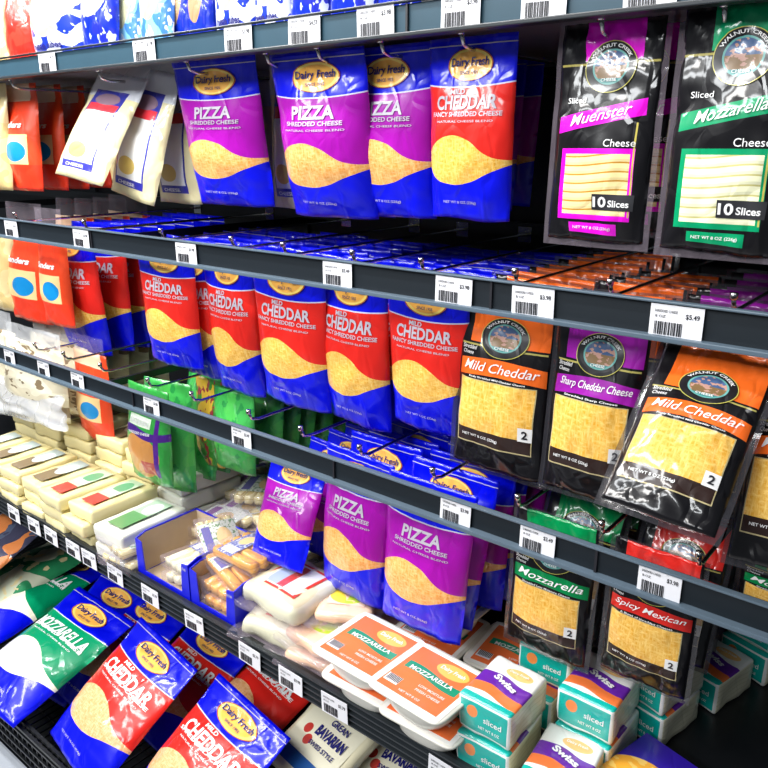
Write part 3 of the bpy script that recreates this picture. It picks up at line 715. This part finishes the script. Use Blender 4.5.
for i, (px, t) in enumerate(Dt): tag_at(px, 502+.575*px+(.03*px if px > 200 else 0), .6565, .8345, .050, .034, 'white tag on the ribbed shelf edge, '+t, '$3.98' if i % 2 else '$2.79', (1, -2, 2)[i % 3])

# ------------------------------------------------------------------ boxes, tubs and blocks on the ribbed shelf
def soft_box(name, W, D, H, mat, parent=None, r=.004, amp=.0015, seed=0, cuts=5, pillow=0):
    bm = bmesh.new(); bmesh.ops.create_cube(bm, size=1)
    bmesh.ops.scale(bm, vec=(W, D, H), verts=bm.verts); bmesh.ops.bevel(bm, geom=bm.edges[:], offset=r, segments=2, affect='EDGES', profile=.5)
    bmesh.ops.subdivide_edges(bm, edges=[e for e in bm.edges if e.calc_length() > .02], cuts=cuts, use_grid_fill=True)
    for v in bm.verts:
        c = v.co; n = noise.noise(c*45+Vector((seed, seed*2, 0))); 
        if pillow:
            k = max(0, 1-(2*c.x/W)**4)*max(0, 1-(2*c.y/D)**4); c.z *= (1-pillow)+pillow*k**.5
        v.co += Vector((math.copysign(1, c.x)*abs(2*c.x/W)**3, math.copysign(1, c.y)*abs(2*c.y/D)**3, math.copysign(1, c.z)))*n*amp
        v.co.z += H/2
    me = bpy.data.meshes.new(name); bm.to_mesh(me); bm.free()
    for p in me.polygons: p.use_smooth = True
    return link(name, me, mat, parent)
def top_quad(name, W, D, z, mat, parent, nx=8, ny=8, dz=lambda x, y: 0, cx=0, cy=0, rz=0):
    V = []; F = []; UV = []; c, s = math.cos(rz), math.sin(rz)
    for j in range(ny+1):
        for i in range(nx+1):
            u, v = i/nx, j/ny; x0, y0 = (u-.5)*W, (v-.5)*D; x, y = cx+x0*c-y0*s, cy+x0*s+y0*c
            V.append((x, y, z+dz(x, y))); UV.append((u, v))
    for j in range(ny):
        for i in range(nx): q = j*(nx+1)+i; F.append((q, q+1, q+nx+2, q+nx+1))
    return link(name, mesh_from(V, F, name, UV), mat, parent)
def label_mat(name, fn, strength=.25):
    m, nt, b = newmat(name, .35, 0, .5); u, v, t = uvs(nt); setcol(nt, b, fn(nt, u, v, t)); crinkle(nt, b, t, strength, dist=.002); return m
def slab_mat(name, c1, c2, n=6, coat=.5, strength=.3):
    m, nt, b = newmat(name, .4, 0, coat); g, nn, t = gens(nt)
    s = ((g[2]*n)+(g[0]*9).sin()*.12+(g[1]*7).sin()*.12).frac().lt(.14); setcol(nt, b, mix(nt, s, c1, c2)); crinkle(nt, b, t, strength, dist=.003)
    b.inputs['Subsurface Weight'].default_value = .0; return m
M['creamblk'] = slab_mat('cream_cheese_block', (.82, .72, .38), (.78, .67, .32), 1, .5, .2)
M['whiteblk'] = slab_mat('white_cheese_block', (.74, .74, .66), (.7, .7, .6), 1, .5, .2)
M['lab_redgreen'] = label_mat('red_green_block_label', lambda nt, u, v, t: mix(nt, rect(u, v, .0, 1, .42, .55), mix(nt, ell(u, v, .5, .7, .4, .2), mix(nt, v.lt(.32), (.50, .66, .45), (.65, .06, .04)), (.12, .36, .18)), (.7, .72, .62)))
M['lab_brown'] = label_mat('brown_photo_label', lambda nt, u, v, t: mix(nt, ell(u, v, .5, .6, .35, .3), (.16, .10, .05), (.42, .26, .20)))
M['lab_grey'] = label_mat('grey_green_label', lambda nt, u, v, t: mix(nt, ell(u, v, .6, .6, .4, .25), mix(nt, v.gt(.5), (.22, .16, .09), (.40, .47, .45)), (.62, .68, .70)))
M['lab_green'] = label_mat('green_label', lambda nt, u, v, t: mix(nt, ell(u, v, .6, .72, .35, .2), mix(nt, v.lt(.5), (.4, .55, .4), (.12, .32, .12)), (.75, .8, .85)))
M['lab_blue'] = label_mat('pale_blue_label', lambda nt, u, v, t: mix(nt, v.lt(.3), (.6, .75, .85), (.1, .15, .5)))
blk = {}
def block(kind, x, y, z, label, rz=0, group=None):
    if kind not in blk:
        W, D, H, body, lab = {'rg': (.082, .15, .027, 'creamblk', 'lab_redgreen'), 'br': (.10, .13, .03, 'creamblk', 'lab_brown'), 'gr': (.085, .14, .024, 'creamblk', 'lab_grey'),
                              'wg': (.09, .15, .034, 'whiteblk', 'lab_green'), 'wb': (.10, .12, .024, 'whiteblk', 'lab_blue')}[kind]
        r = root('cheese_block', label, 'cheese block')
        soft_box('wrapped_block', W, D, H, M[body], r, .005, .002, len(blk))
        top_quad('paper_label', W*.5, D*.78, H+.0042, M[lab], r)
        blk[kind] = r
    else: r = dup(blk[kind], label)
    if group: r['group'] = group
    r.location = (x, y, z); r.rotation_euler = (0, 0, rz); return r
ZS = .8465
cols = [(-1.79, .735, 'gr', 3), (-1.695, .735, 'gr', 3), (-1.60, .735, 'gr', 3), (-1.50, .735, 'gr', 3), (-1.405, .735, 'rg', 3), (-1.31, .735, 'rg', 3)]
names = ['at the left photo edge', 'second from the left photo edge', 'with grey green label, left of two like it', 'with grey green label, right of two like it', 'with red and green label, left of the pair', 'with red and green label, right of the pair']
for i, (x, y, k, n) in enumerate(cols):
    H = {'gr': .024, 'rg': .027}[k]
    for j in range(n):
        lv = ['lowest', 'middle', 'topmost'][j]
        block(k, x+random.uniform(-.006, .006), y+random.uniform(-.008, .008), ZS+j*(H+.002), '%s cream block of the front stack %s' % (lv, names[i]), random.uniform(-.06, .06))
for i, x in enumerate((-1.88, -1.76, -1.62, -1.49, -1.37)):
    for j in range(4 if i > 1 else 3):
        block('br', x+random.uniform(-.006, .006), .905+random.uniform(-.006, .006), ZS+j*.032, '%s cream block of the rear stack %s' % (['lowest', 'second lowest', 'third', 'topmost'][j], ['at the left photo edge', 'second from the left photo edge', 'below the clear grey wrapper', 'below the single hanging red bag', 'beside the front green bag'][i]), random.uniform(-.05, .05)+.05)
for j in range(2): block('wg', -1.205, .735, ZS+j*.037, ['lower', 'upper'][j]+' white block with green label at the end of the cream blocks', .05)
for j in range(3): block('wg', -1.245, .905, ZS+j*.037, ['lowest', 'middle', 'topmost'][j]+' bright white block standing in front of the green bag', -.05)
for i, x in enumerate((-1.9, -1.75, -1.6)):
    for j in range(4): block('wb', x, 1.08, ZS+j*.026, ['lowest', 'second', 'third', 'topmost'][j]+' white and pale blue block in the back row, '+['far left', 'centre', 'right'][i]+' stack', .1)

# clear packs of sliced cheese and sticks
def print_mat(name, a, b_, c_):
    return label_mat(name, lambda nt, u, v, t: mix(nt, rect(u, v, .08, .3, .1, .9), mix(nt, ell(u, v, .62, .5, .2, .3), mix(nt, noise_tex(nt, mapped(nt, t, 'UV', (13, 11, 1)), 1, 1).gt(.56), b_, a), (.85, .6, .25)), c_))
M['p1'] = print_mat('stick_label_purple', (.55, .62, .55), (.80, .84, .80), (.25, .05, .35)); M['p2'] = print_mat('stick_label_green', (.18, .35, .14), (.75, .8, .7), (.1, .1, .4))
M['p3'] = print_mat('stick_label_blue', (.7, .75, .78), (.1, .12, .4), (.85, .85, .85))
M['stickcream'] = slab_mat('cream_sticks', (.88, .76, .42), (.6, .45, .15), 2, .7, .4); M['stickorange'] = slab_mat('orange_sticks', (.95, .46, .04), (.75, .30, .02), 2, .7, .4)
M['stickpale'] = slab_mat('pale_slices', (.90, .86, .62), (.7, .6, .3), 5, .7, .4)
stk = {}
def sticks(kind, x, y, z, rz, label, tilt=0, s=1):
    if kind not in stk:
        body, lab = {'a': ('stickcream', 'p1'), 'b': ('stickcream', 'p2'), 'c': ('stickorange', 'p3'), 'd': ('stickpale', 'p3'), 'e': ('stickorange', 'p2')}[kind]
        r = root('cheese_stick_pack', label, 'cheese stick pack')
        V = []; F = []
        for i in range(4):
            n = len(V); w2, nseg = .0095, 10
            for yy in (-.055, .055):
                for k in range(nseg):
                    t = 2*math.pi*k/nseg; V.append((-.032+i*.0213+w2*math.copysign(abs(math.cos(t))**.6, math.cos(t)), yy, .0105+.0095*math.copysign(abs(math.sin(t))**.6, math.sin(t))))
            for k in range(nseg): F.append((n+k, n+(k+1) % nseg, n+nseg+(k+1) % nseg, n+nseg+k))
            F.append(tuple(n+k for k in range(nseg))[::-1]); F.append(tuple(n+nseg+k for k in range(nseg)))
        link('cheese', mesh_from(V, F, 'cheese'), M[body], r)
        top_quad('printed_film', .086, .085 if kind in 'ab' else .042, .0225, M[lab], r, dz=lambda x, y: -.5*x*x*3, cy=.004 if kind in 'ab' else .02)
        soft_box('clear_wrapper', .094, .128, .024, M['film'], r, .004, .002, 2)
        stk[kind] = r
    else: r = dup(stk[kind], label)
    r.location = (x, y, z); r.rotation_euler = (math.radians(tilt), 0, rz); r.scale = (s, s, s); return r
sp = [('a', -1.20, .83, 0, .2, 'cream stick pack with purple label, behind the left wall of the blue display box'), ('a', -1.185, .715, .0, .1, 'cream stick pack lowest at the shelf edge, left of the blue display box'),
      ('b', -1.185, .715, .027, -.1, 'stick pack lying on another left of the blue display box'), ('a', -1.13, .93, 0, .4, 'lower cream stick pack behind the white block'), ('a', -1.12, .925, .027, .2, 'upper cream stick pack with purple stripe behind the white block'),
      ('b', -1.03, .99, 0, -.3, 'green labelled stick pack deep on the shelf, lower'), ('b', -1.02, 1.0, .027, .1, 'green labelled stick pack deep on the shelf, upper'), ('e', -.91, 1.0, 0, .3, 'orange stick pack deep on the shelf, lower'),
      ('e', -.90, .995, .027, .1, 'orange stick pack deep on the shelf, topmost, below the right hand green bag'), ('d', -1.06, .88, 0, .9, 'flat pale pack behind the blue display box'), ('b', -.94, .87, 0, -.5, 'green printed pack behind the orange sticks'),
      ('b', -.93, .865, .027, -.2, 'upper green printed pack behind the orange sticks'), ('d', -.82, .90, 0, .2, 'pale pack under the leftmost lower pizza pouch'), ('a', -1.24, 1.05, 0, .2, 'cream stick pack at the back, left'),
      ('e', -1.12, 1.1, 0, .2, 'orange stick pack at the back below the green bags'), ('b', -1.23, 1.05, .027, -.2, 'green printed pack at the back on a cream one'), ('a', -1.01, 1.13, 0, .1, 'cream pack furthest back under the green file')]
sp += [('e', -1.08, 1.045, 0.054, 0.3, 'orange stick pack on top of the pile directly beneath the rightmost green bag'), ('c', -1.0, 1.02, 0.056, -0.2, 'orange stick pack with white label, right of the one beneath the rightmost green bag'), ('b', -1.12, 0.97, 0.056, 0.5, 'green printed stick pack leaning on the pile behind the cream packs'), ('a', -1.13, 0.845, 0.0, 0.35, 'low purple striped stick pack right behind the left blue display box'), ('a', -1.12, 0.85, 0.027, 0.15, 'purple striped stick pack on another, right behind the left blue display box'), ('b', -1.04, 0.945, 0.03, -0.4, 'green printed stick pack in the middle of the loose pile'), ('a', -0.98, 0.93, 0.056, 0.5, 'purple striped stick pack high in the middle of the loose pile'), ('b', -0.9, 0.93, 0.056, -0.1, 'green printed pack on the pile just left of the leftmost lower pizza pouch'), ('a', -1.19, 0.99, 0.03, 0.1, 'purple striped stick pack at the left of the loose pile beneath the green bags')]
for k, x, y, dz, rz, lab in sp: sticks(k, x, y, ZS+dz, rz, lab)
# blue display boxes
M['boxblue'] = plain('blue_card', (.0, .004, .66), .4, coat=.3); M['boxtan'] = plain('brown_card', (.55, .42, .28), .8)
def display_box(x0, x1, y0, y1, h, label):
    r = root('display_box', label, 'display box', loc=(x0, y0, ZS)); W = x1-x0; D = y1-y0; t = .0018
    boxes('card_floor', [(0, W, 0, D, 0, t)], M['boxtan'], r)
    def prism(name, pts, thick_axis, a, b, mat):
        V = []; F = []; n = len(pts)
        for s in (a, b):
            for p, q in pts: V.append((s, p, q) if thick_axis == 'x' else (p, s, q))
        F = [tuple(range(n))[::-1], tuple(range(n, 2*n))]+[(i, (i+1) % n, n+(i+1) % n, n+i) for i in range(n)]
        return link(name, mesh_from(V, F, name, smooth=False), mat, r)
    side = [(0, t), (D, t), (D, h), (.02, h), (0, h*.92)]
    for xa in (0, W-t):
        prism('side_wall', side, 'x', xa, xa+t, M['boxblue'])
        xi = xa+t if xa == 0 else xa-.0004; prism('wall_lining', [(t, 2*t), (D-t, 2*t), (D-t, h-.003), (.021, h-.003), (t, h*.88)], 'x', xi, xi+.0004, M['boxtan'])
    prism('back_wall', [(0, t), (W, t), (W, h), (0, h)], 'y', D-t, D, M['boxblue'])
    prism('back_lining', [(t, 2*t), (W-t, 2*t), (W-t, h-.003), (t, h-.003)], 'y', D-t-.0004, D-t, M['boxtan'])
    prism('front_wall', [(0, 0), (W, 0), (W, h*.92), (W-.018, h*.88), (W-.022, .016), (.022, .016), (.018, h*.88), (0, h*.92)], 'y', -t, 0, M['boxblue'])
    sf = lambda u, v, off=0: Vector((u*W, -t-off, v*h))
    lettering('lettering', [('Dairy Fresh', .9, .78, .13, .1, .02)], sf, M['txt'], r, .0006)
    return r
display_box(-1.130, -.978, .675, .81, .082, 'blue cardboard display box, left one, half empty with pale cheese sticks')
display_box(-.974, -.860, .675, .81, .078, 'blue cardboard display box, right one, filled with orange cheese sticks')
for i in range(2): sticks('d', -1.035, .742, ZS+.004+i*.025, .1-.2*i, ['lower', 'upper'][i]+' pale cheese pack in the front of the left blue display box', 0, .9)
sticks('b', -1.02, .775, ZS+.058, 1.2, 'labelled pack leaning at the back of the left blue display box', 35, .8)
for i in range(2): sticks('c', -.917, .742, ZS+.004+i*.026, .05-.1*i, ['lower', 'second'][i]+' orange stick pack in the right blue display box', 0, .98)
sticks('e', -.915, .735, ZS+.058, 1.35, 'third orange stick pack lying crosswise on the right blue display box', 6, .95)
sticks('c', -.905, .75, ZS+.084, 1.5, 'topmost orange stick pack on the right blue display box', -4, .95)
# wrapped white cheese wedges
M['whitewrap'] = slab_mat('wrapped_white_cheese', (.74, .71, .52), (.68, .63, .42), 1, .8, .5)
M['wraplab'] = label_mat('red_white_label', lambda nt, u, v, t: mix(nt, rect(u, v, .12, .60, .10, .9), mix(nt, rect(u, v, .07, .93, .06, .94), (.62, .04, .02), (.66, .66, .68)), mix(nt, u.gt(.42), (.35, .42, .55), (.50, .05, .04))))
def wrapped(x, y, z, rz, label, tilt=0):
    key = 'wr'
    if key not in blk:
        r = root('wrapped_cheese', label, 'wrapped cheese'); soft_box('cheese', .13, .12, .042, M['whitewrap'], r, .012, .004, 3, 6, .35)
        top_quad('paper_label', .085, .08, .0445, M['wraplab'], r, dz=lambda x, y: -(x*x+y*y)*1.2); blk[key] = r
        soft_box('film_fold', .16, .15, .010, M['film'], r, .003, .008, 9)
    else: r = dup(blk[key], label)
    r.location = (x, y, z); r.rotation_euler = (math.radians(tilt), 0, rz); return r
wrapped(-.79, .738, ZS, .15, 'lower white wrapped cheese with red label, at the ribbed shelf edge'); wrapped(-.795, .745, ZS+.048, -.05, 'upper white wrapped cheese with red edged label below the pizza pouches')
wrapped(-.74, .90, ZS, .1, 'white wrapped cheese behind the upper one, lower'); wrapped(-.73, .905, ZS+.046, .3, 'white wrapped cheese behind the front pair, upper')
# pinkish sliced packs
M['pink'] = slab_mat('pinkish_slices', (.85, .55, .38), (.75, .45, .28), 4, .8, .5)
M['pinklab'] = label_mat('yellow_green_label', lambda nt, u, v, t: mix(nt, ell(u, v, .5, .5, .48, .45), (.85, .6, .45), mix(nt, u.gt(.45), (.80, .60, .05), (.50, .66, .05))))
def pinkpack(x, y, z, rz, label):
    if 'pk' not in blk:
        r = root('sliced_cheese_pack', label, 'sliced cheese pack'); soft_box('slices', .088, .10, .022, M['pink'], r, .008, .003, 5, 5, .3)
        top_quad('oval_label', .06, .05, .0235, M['pinklab'], r, dz=lambda x, y: -(x*x+y*y)*1.0); soft_box('clear_film', .112, .125, .008, M['film'], r, .003, .006, 4); blk['pk'] = r
    else: r = dup(blk['pk'], label)
    r.location = (x, y, z); r.rotation_euler = (0, 0, rz); return r
pinkpack(-.712, .725, ZS, .2, 'lowest pinkish sliced pack at the shelf edge between the white cheese and the tubs')
pinkpack(-.712, .73, ZS+.026, -.1, 'second pinkish sliced pack with a small yellow oval label'); pinkpack(-.705, .775, ZS+.056, .5, 'topmost pinkish pack with yellow green label below the middle pizza pouch')
pinkpack(-.69, .87, ZS, .1, 'pinkish pack behind the tubs, lower'); pinkpack(-.69, .872, ZS+.026, .3, 'pinkish pack behind the tubs, upper')
# mozzarella tubs
M['tubwhite'] = plain('tub_plastic', (.80, .78, .70), .3, coat=.4)
def tublid(nt, u, v, t):
    c = mix(nt, rect(u, v, .06, .94, .06, .94), (.9, .88, .85), (.88, .17, .04))
    d = v - (u*6.0).sin()*.035
    c = mix(nt, d.gt(.47)*d.lt(.61)*u.gt(.12)*u.lt(.90), c, (.0, .26, .14))
    c = mix(nt, ell(u, v, .64, .78, .22, .12), c, (.95, .5, .1))
    return mix(nt, rect(u, v, .08, .28, .16, .30), c, (.85, .85, .88))
M['tublid'] = label_mat('tub_lid_print', tublid, .15)
def loft(name, W, D, levels, mat, parent, n=40, e=4.0):
    V = []; F = []
    for (s, z) in levels:
        for k in range(n):
            t = 2*math.pi*k/n; c, q = math.cos(t), math.sin(t); V.append((W/2*s*math.copysign(abs(c)**(2/e), c), D/2*s*math.copysign(abs(q)**(2/e), q), z))
    for j in range(len(levels)-1):
        for k in range(n): F.append((j*n+k, j*n+(k+1) % n, (j+1)*n+(k+1) % n, (j+1)*n+k))
    F.append(tuple(range(n))[::-1]); F.append(tuple((len(levels)-1)*n+k for k in range(n)))
    return link(name, mesh_from(V, F, name, smooth=True), mat, parent)
def tub(x, y, z, rz, label):
    if 'tub' not in blk:
        r = root('cheese_tub', label, 'cheese tub')
        loft('tub_body', .104, .104, [(.55, 0), (.72, .004), (.82, .015), (.86, .030), (.88, .044)], M['tubwhite'], r, e=3)
        loft('rim', .112, .112, [(.97, .0435), (1, .045), (1, .048), (.985, .0495)], M['tubwhite'], r, e=9)
        top_quad('printed_lid', .103, .103, .0502, M['tublid'], r)
        sf = lambda u, v, off=0: Vector(((u-.5)*.103, (v-.5)*.103, .0504+off))
        lettering('lettering', [('MOZZARELLA', .5, .545, .62, .075, .02), ('Dairy Fresh', .64, .78, .34, .09, .02), ('LOW MOISTURE', .66, .34, .36, .04), ('FRESH CHEESE', .66, .26, .34, .04), ('NET WT 8 OZ', .5, .13, .3, .035)], sf, M['txtw'], r, .0003)
        V = []; F = []
        for i in range(9): box_verts(V, F, -.041+i*.0021, -.041+i*.0021+.001, -.032, -.021, .0504, .0507)
        link('barcode', mesh_from(V, F, 'barcode', smooth=False), M['ink'], r); blk['tub'] = r
    else: r = dup(blk['tub'], label)
    r.location = (x, y, z); r.rotation_euler = (0, 0, rz); r.scale = (1.09, 1.06, .86); return r
tub(-.588, .704, ZS, .03, 'lower white tub with orange lid in the left tub stack'); tub(-.594, .693, ZS+.0435, -.02, 'upper orange lidded Mozzarella tub in the left stack')
tub(-.480, .700, ZS+.001, .03, 'lower white tub with orange lid in the right tub stack, next to the teal packs'); tub(-.484, .684, ZS+.0465, -.05, 'upper orange lidded Mozzarella tub in the right stack beside the teal packs')
tub(-.575, .84, ZS, .05, 'tub behind the left stack, lower'); tub(-.572, .845, ZS+.0435, .0, 'tub behind the left stack, upper, under the purple pouches'); tub(-.455, .86, ZS, .1, 'white tub deep under the black hanging packs')
# teal wrapped slice stacks
def mat_teal():
    m, nt, b = newmat('teal_wrapped_slices', .3, 0, .8); g, n, t = gens(nt)
    st = ((g[2]*7)+(g[1]*9).sin()*.2).frac().lt(.15)
    c = mix(nt, st, (.84, .82, .62), (.70, .68, .45))
    fr = n[1].lt(-.5)
    face = mix(nt, rect(g[0], g[2], .06, .94, .12, .88), (.85, .87, .85), (.0, .42, .36))
    face = mix(nt, ell(g[0], g[2], .28, .62, .10, .16), face, (.85, .25, .06))
    c = mix(nt, fr, c, face)
    d = g[1]-(g[0]*5).sin()*.05
    top = mix(nt, g[1].lt(.12), (.85, .85, .82), (.0, .42, .36))
    top = mix(nt, d.gt(.16)*d.lt(.34), top, (.88, .20, .05)); top = mix(nt, d.gt(.34)*d.lt(.60), top, (.14, .02, .38)); top = mix(nt, ell(g[0], g[1], .6, .76, .25, .09), top, (.92, .55, .2))
    c = mix(nt, n[2].gt(.5), c, top); setcol(nt, b, c); crinkle(nt, b, t, .4, dist=.003); return m
M['teal'] = mat_teal()
def teal(x, y, z, rz, label, group=None):
    if 'teal' not in blk:
        r = root('sliced_cheese_stack', label, 'sliced cheese stack'); soft_box('wrapped_slices', .074, .095, .050, M['teal'], r, .004, .0018, 4)
        sf = lambda u, v, off=0: Vector(((u-.5)*.074, (v-.5)*.095, .0514+off))
        lettering('lettering', [('Swiss', .52, .50, .5, .12, .04, .3, -.3), ('Dairy Fresh', .6, .76, .36, .06, .02)], sf, M['txtw'], r, .0008)
        sf2 = lambda u, v, off=0: Vector(((u-.5)*.074, -.0482-off, v*.05))
        lettering('front_lettering', [('sliced', .68, .56, .34, .16, .01), ('NET WT 8 OZ', .62, .3, .4, .08)], sf2, M['txtw'], r, .0008)
        blk['teal'] = r
    else: r = dup(blk['teal'], label, group)
    r.location = (x, y, z); r.rotation_euler = (0, 0, rz); return r
teal(-.395, .722, ZS+.054, 0, 'upper teal ended cheese stack, touching the right orange tub'); teal(-.395, .718, ZS, .04, 'lower teal ended cheese stack beside the right tub stack')
teal(-.305, .715, ZS, .1, 'low teal ended stack at the bottom photo edge, purple banner upward')
teal(-.305, .808, ZS+.054, .02, 'upper teal ended cheese stack under the red headed black pack'); teal(-.303, .806, ZS, -.03, 'lower teal ended cheese stack under the red headed black pack')
teal(-.40, .835, ZS, .05, 'teal stack lower behind the first teal pair'); teal(-.39, .86, ZS+.054, .05, 'teal stack upper behind the first teal pair, below the green headed pack')
teal(-.262, .905, ZS, -.2, 'lower cheese stack third in the line reaching back, cream side showing'); teal(-.262, .905, ZS+.053, -.25, 'upper cheese stack third in the line reaching back')
teal(-.225, 1.02, ZS, -.25, 'cheese stack fourth in the line reaching back'); teal(-.185, 1.125, ZS, -.3, 'teal ended stack furthest back at the right, in deep shade'); teal(-.185, 1.13, ZS+.053, -.3, 'topmost stack furthest back at the right, in deep shade')
# blue topped sliced pack at the bottom right
M['amlab'] = label_mat('blue_orange_print', lambda nt, u, v, t: mix(nt, ell(u, v, .36, .30, .40, .36), (.03, .01, .35), mix(nt, noise_tex(nt, mapped(nt, t, 'UV', (5, 9, 1)), 1, 2).gt(.52), (.90, .42, .04), (.95, .62, .15))), .4)
def ampack(x, y, z, rz, label, tilt=0):
    if 'am' not in blk:
        r = root('sliced_cheese_pack', label, 'sliced cheese pack'); soft_box('wrapped_slices', .13, .125, .03, M['boxblue'], r, .007, .002, 6)
        top_quad('printed_top', .12, .115, .0335, M['amlab'], r)
        sf = lambda u, v, off=0: Vector(((u-.5)*.12, (v-.5)*.115, .0326+off)); lettering('lettering', [('American', .62, .78, .4, .08, .02)], sf, M['stickorange'], r, .0006); blk['am'] = r
    else: r = dup(blk['am'], label)
    r.location = (x, y, z); r.rotation_euler = (math.radians(tilt), 0, rz); return r
ampack(-.205, .765, ZS, -.25, 'dark blue sliced cheese pack with orange picture at the bottom right')

# ------------------------------------------------------------------ basket: large pouches lying back
def lie(key, bot, top, zb, W, label, yaw=0, flip=1):
    """lay a pouch back: bottom edge centre on height zb, its right-hand direction level at the given yaw, top edge centre on the photographed ray"""
    b = atZ(*bot, zb); rt = Vector((math.cos(math.radians(yaw)), math.sin(math.radians(yaw)), 0)); d = ray(*top)
    t = (b-EYE).dot(rt)/d.dot(rt); tp = EYE+d*t; up = tp-b; Hh = up.length; up.normalize()
    r, W0, H0 = make(key, label); bkv = up.cross(rt)
    mw = Matrix.Translation(tp) @ Matrix((rt, bkv, up)).transposed().to_4x4(); loc, rot, sc = mw.decompose()
    r.location = loc; r.rotation_mode = 'XYZ'; r.rotation_euler = rot.to_euler(); r.scale = (W/W0, (W/W0+Hh/H0)/2, Hh/H0); print('LIE', label[:30], [round(q, 2) for q in tp], [round(q, 2) for q in b], round(Hh, 3)); return r
lie('bigmozz', (-12, 704), (106, 604), .53, .225, 'front green and blue Mozzarella pouch lying in the basket at the lower left')
lie('bigmozz', (-40, 640), (90, 556), .545, .20, 'rear green and blue Mozzarella pouch, partly covered by the front one', 12)
lie('bigched', (72, 762), (168, 642), .53, .225, 'large red Cheddar pouch with its orange window facing up, left one in the basket', -8)
lie('bigched', (150, 838), (253, 704), .53, .22, 'large Cheddar pouch with blue top nearest the bottom photo edge', -8)
lie('bigched', (140, 735), (225, 632), .49, .20, 'large Cheddar pouch showing between the two front cheddar pouches', -4)
lie('bigched', (205, 755), (315, 640), .50, .20, 'large Cheddar pouch standing behind, its red title under the white cheese tags', -10)
lie('bigched', (70, 705), (165, 600), .47, .20, 'large Cheddar pouch in the second layer under the shelf edge')
lie('bigmozz', (40, 690), (130, 585), .46, .20, 'dim blue pouch between the mozzarella and cheddar pouches', 3)
lie('bigched', (190, 720), (262, 610), .45, .20, 'large pouch deep in the basket under the tags left of the white wrapped cheese', 2)
lie('greenwhite', (-20, 600), (85, 540), .58, .16, 'cream and green patterned pack above the mozzarella pouches', 8)
lie('darkorange', (-80, 610), (20, 522), .60, .18, 'brown orange pack lying above the green pouches', 5)
# beige deli packs
M['beige'] = slab_mat('beige_pack_body', (.80, .74, .52), (.7, .62, .4), 3, .7, .4)
M['bavlab'] = label_mat('bavarian_label', lambda nt, u, v, t: mix(nt, rect(u, v, .02, .98, .02, .22), mix(nt, ell(u, v, .2, .55, .07, .08), mix(nt, ell(u, v, .32, .42, .07, .08), (.84, .80, .62), (.55, .04, .03)), (.55, .04, .03)), (.02, .12, .42)))
def deli(x, y, z, rz, tilt, label):
    if 'deli' not in blk:
        r = root('deli_slice_pack', label, 'deli slice pack'); soft_box('slices', .15, .15, .03, M['beige'], r, .010, .003, 7, 5, .2); top_quad('printed_film', .125, .12, .0325, M['bavlab'], r, dz=lambda x, y: -(x*x+y*y)*.5)
        sf = lambda u, v, off=0: Vector(((u-.5)*.125, (v-.5)*.12, .0332+off)); lettering('lettering', [('BAVARIAN', .62, .62, .56, .16, .04), ('GREAN', .62, .82, .34, .10, .02), ('SWISS STYLE', .62, .42, .5, .07, .02)], sf, M['navy'], r, .0006); blk['deli'] = r
    else: r = dup(blk['deli'], label)
    r.location = (x, y, z); r.rotation_euler = (math.radians(tilt), 0, rz); return r
c = atZ(325, 738, .63); deli(c.x, c.y, .60, -.15, 22, 'beige Bavarian pack with blue lettering right of the cheddar pouches in the basket')
c = atZ(392, 762, .60); deli(c.x, c.y, .57, .1, 15, 'plain beige pack in the basket below the orange tubs')
c = atZ(345, 775, .56); deli(c.x, c.y, .51, .3, 10, 'beige pack cut by the bottom photo edge below the Bavarian pack')
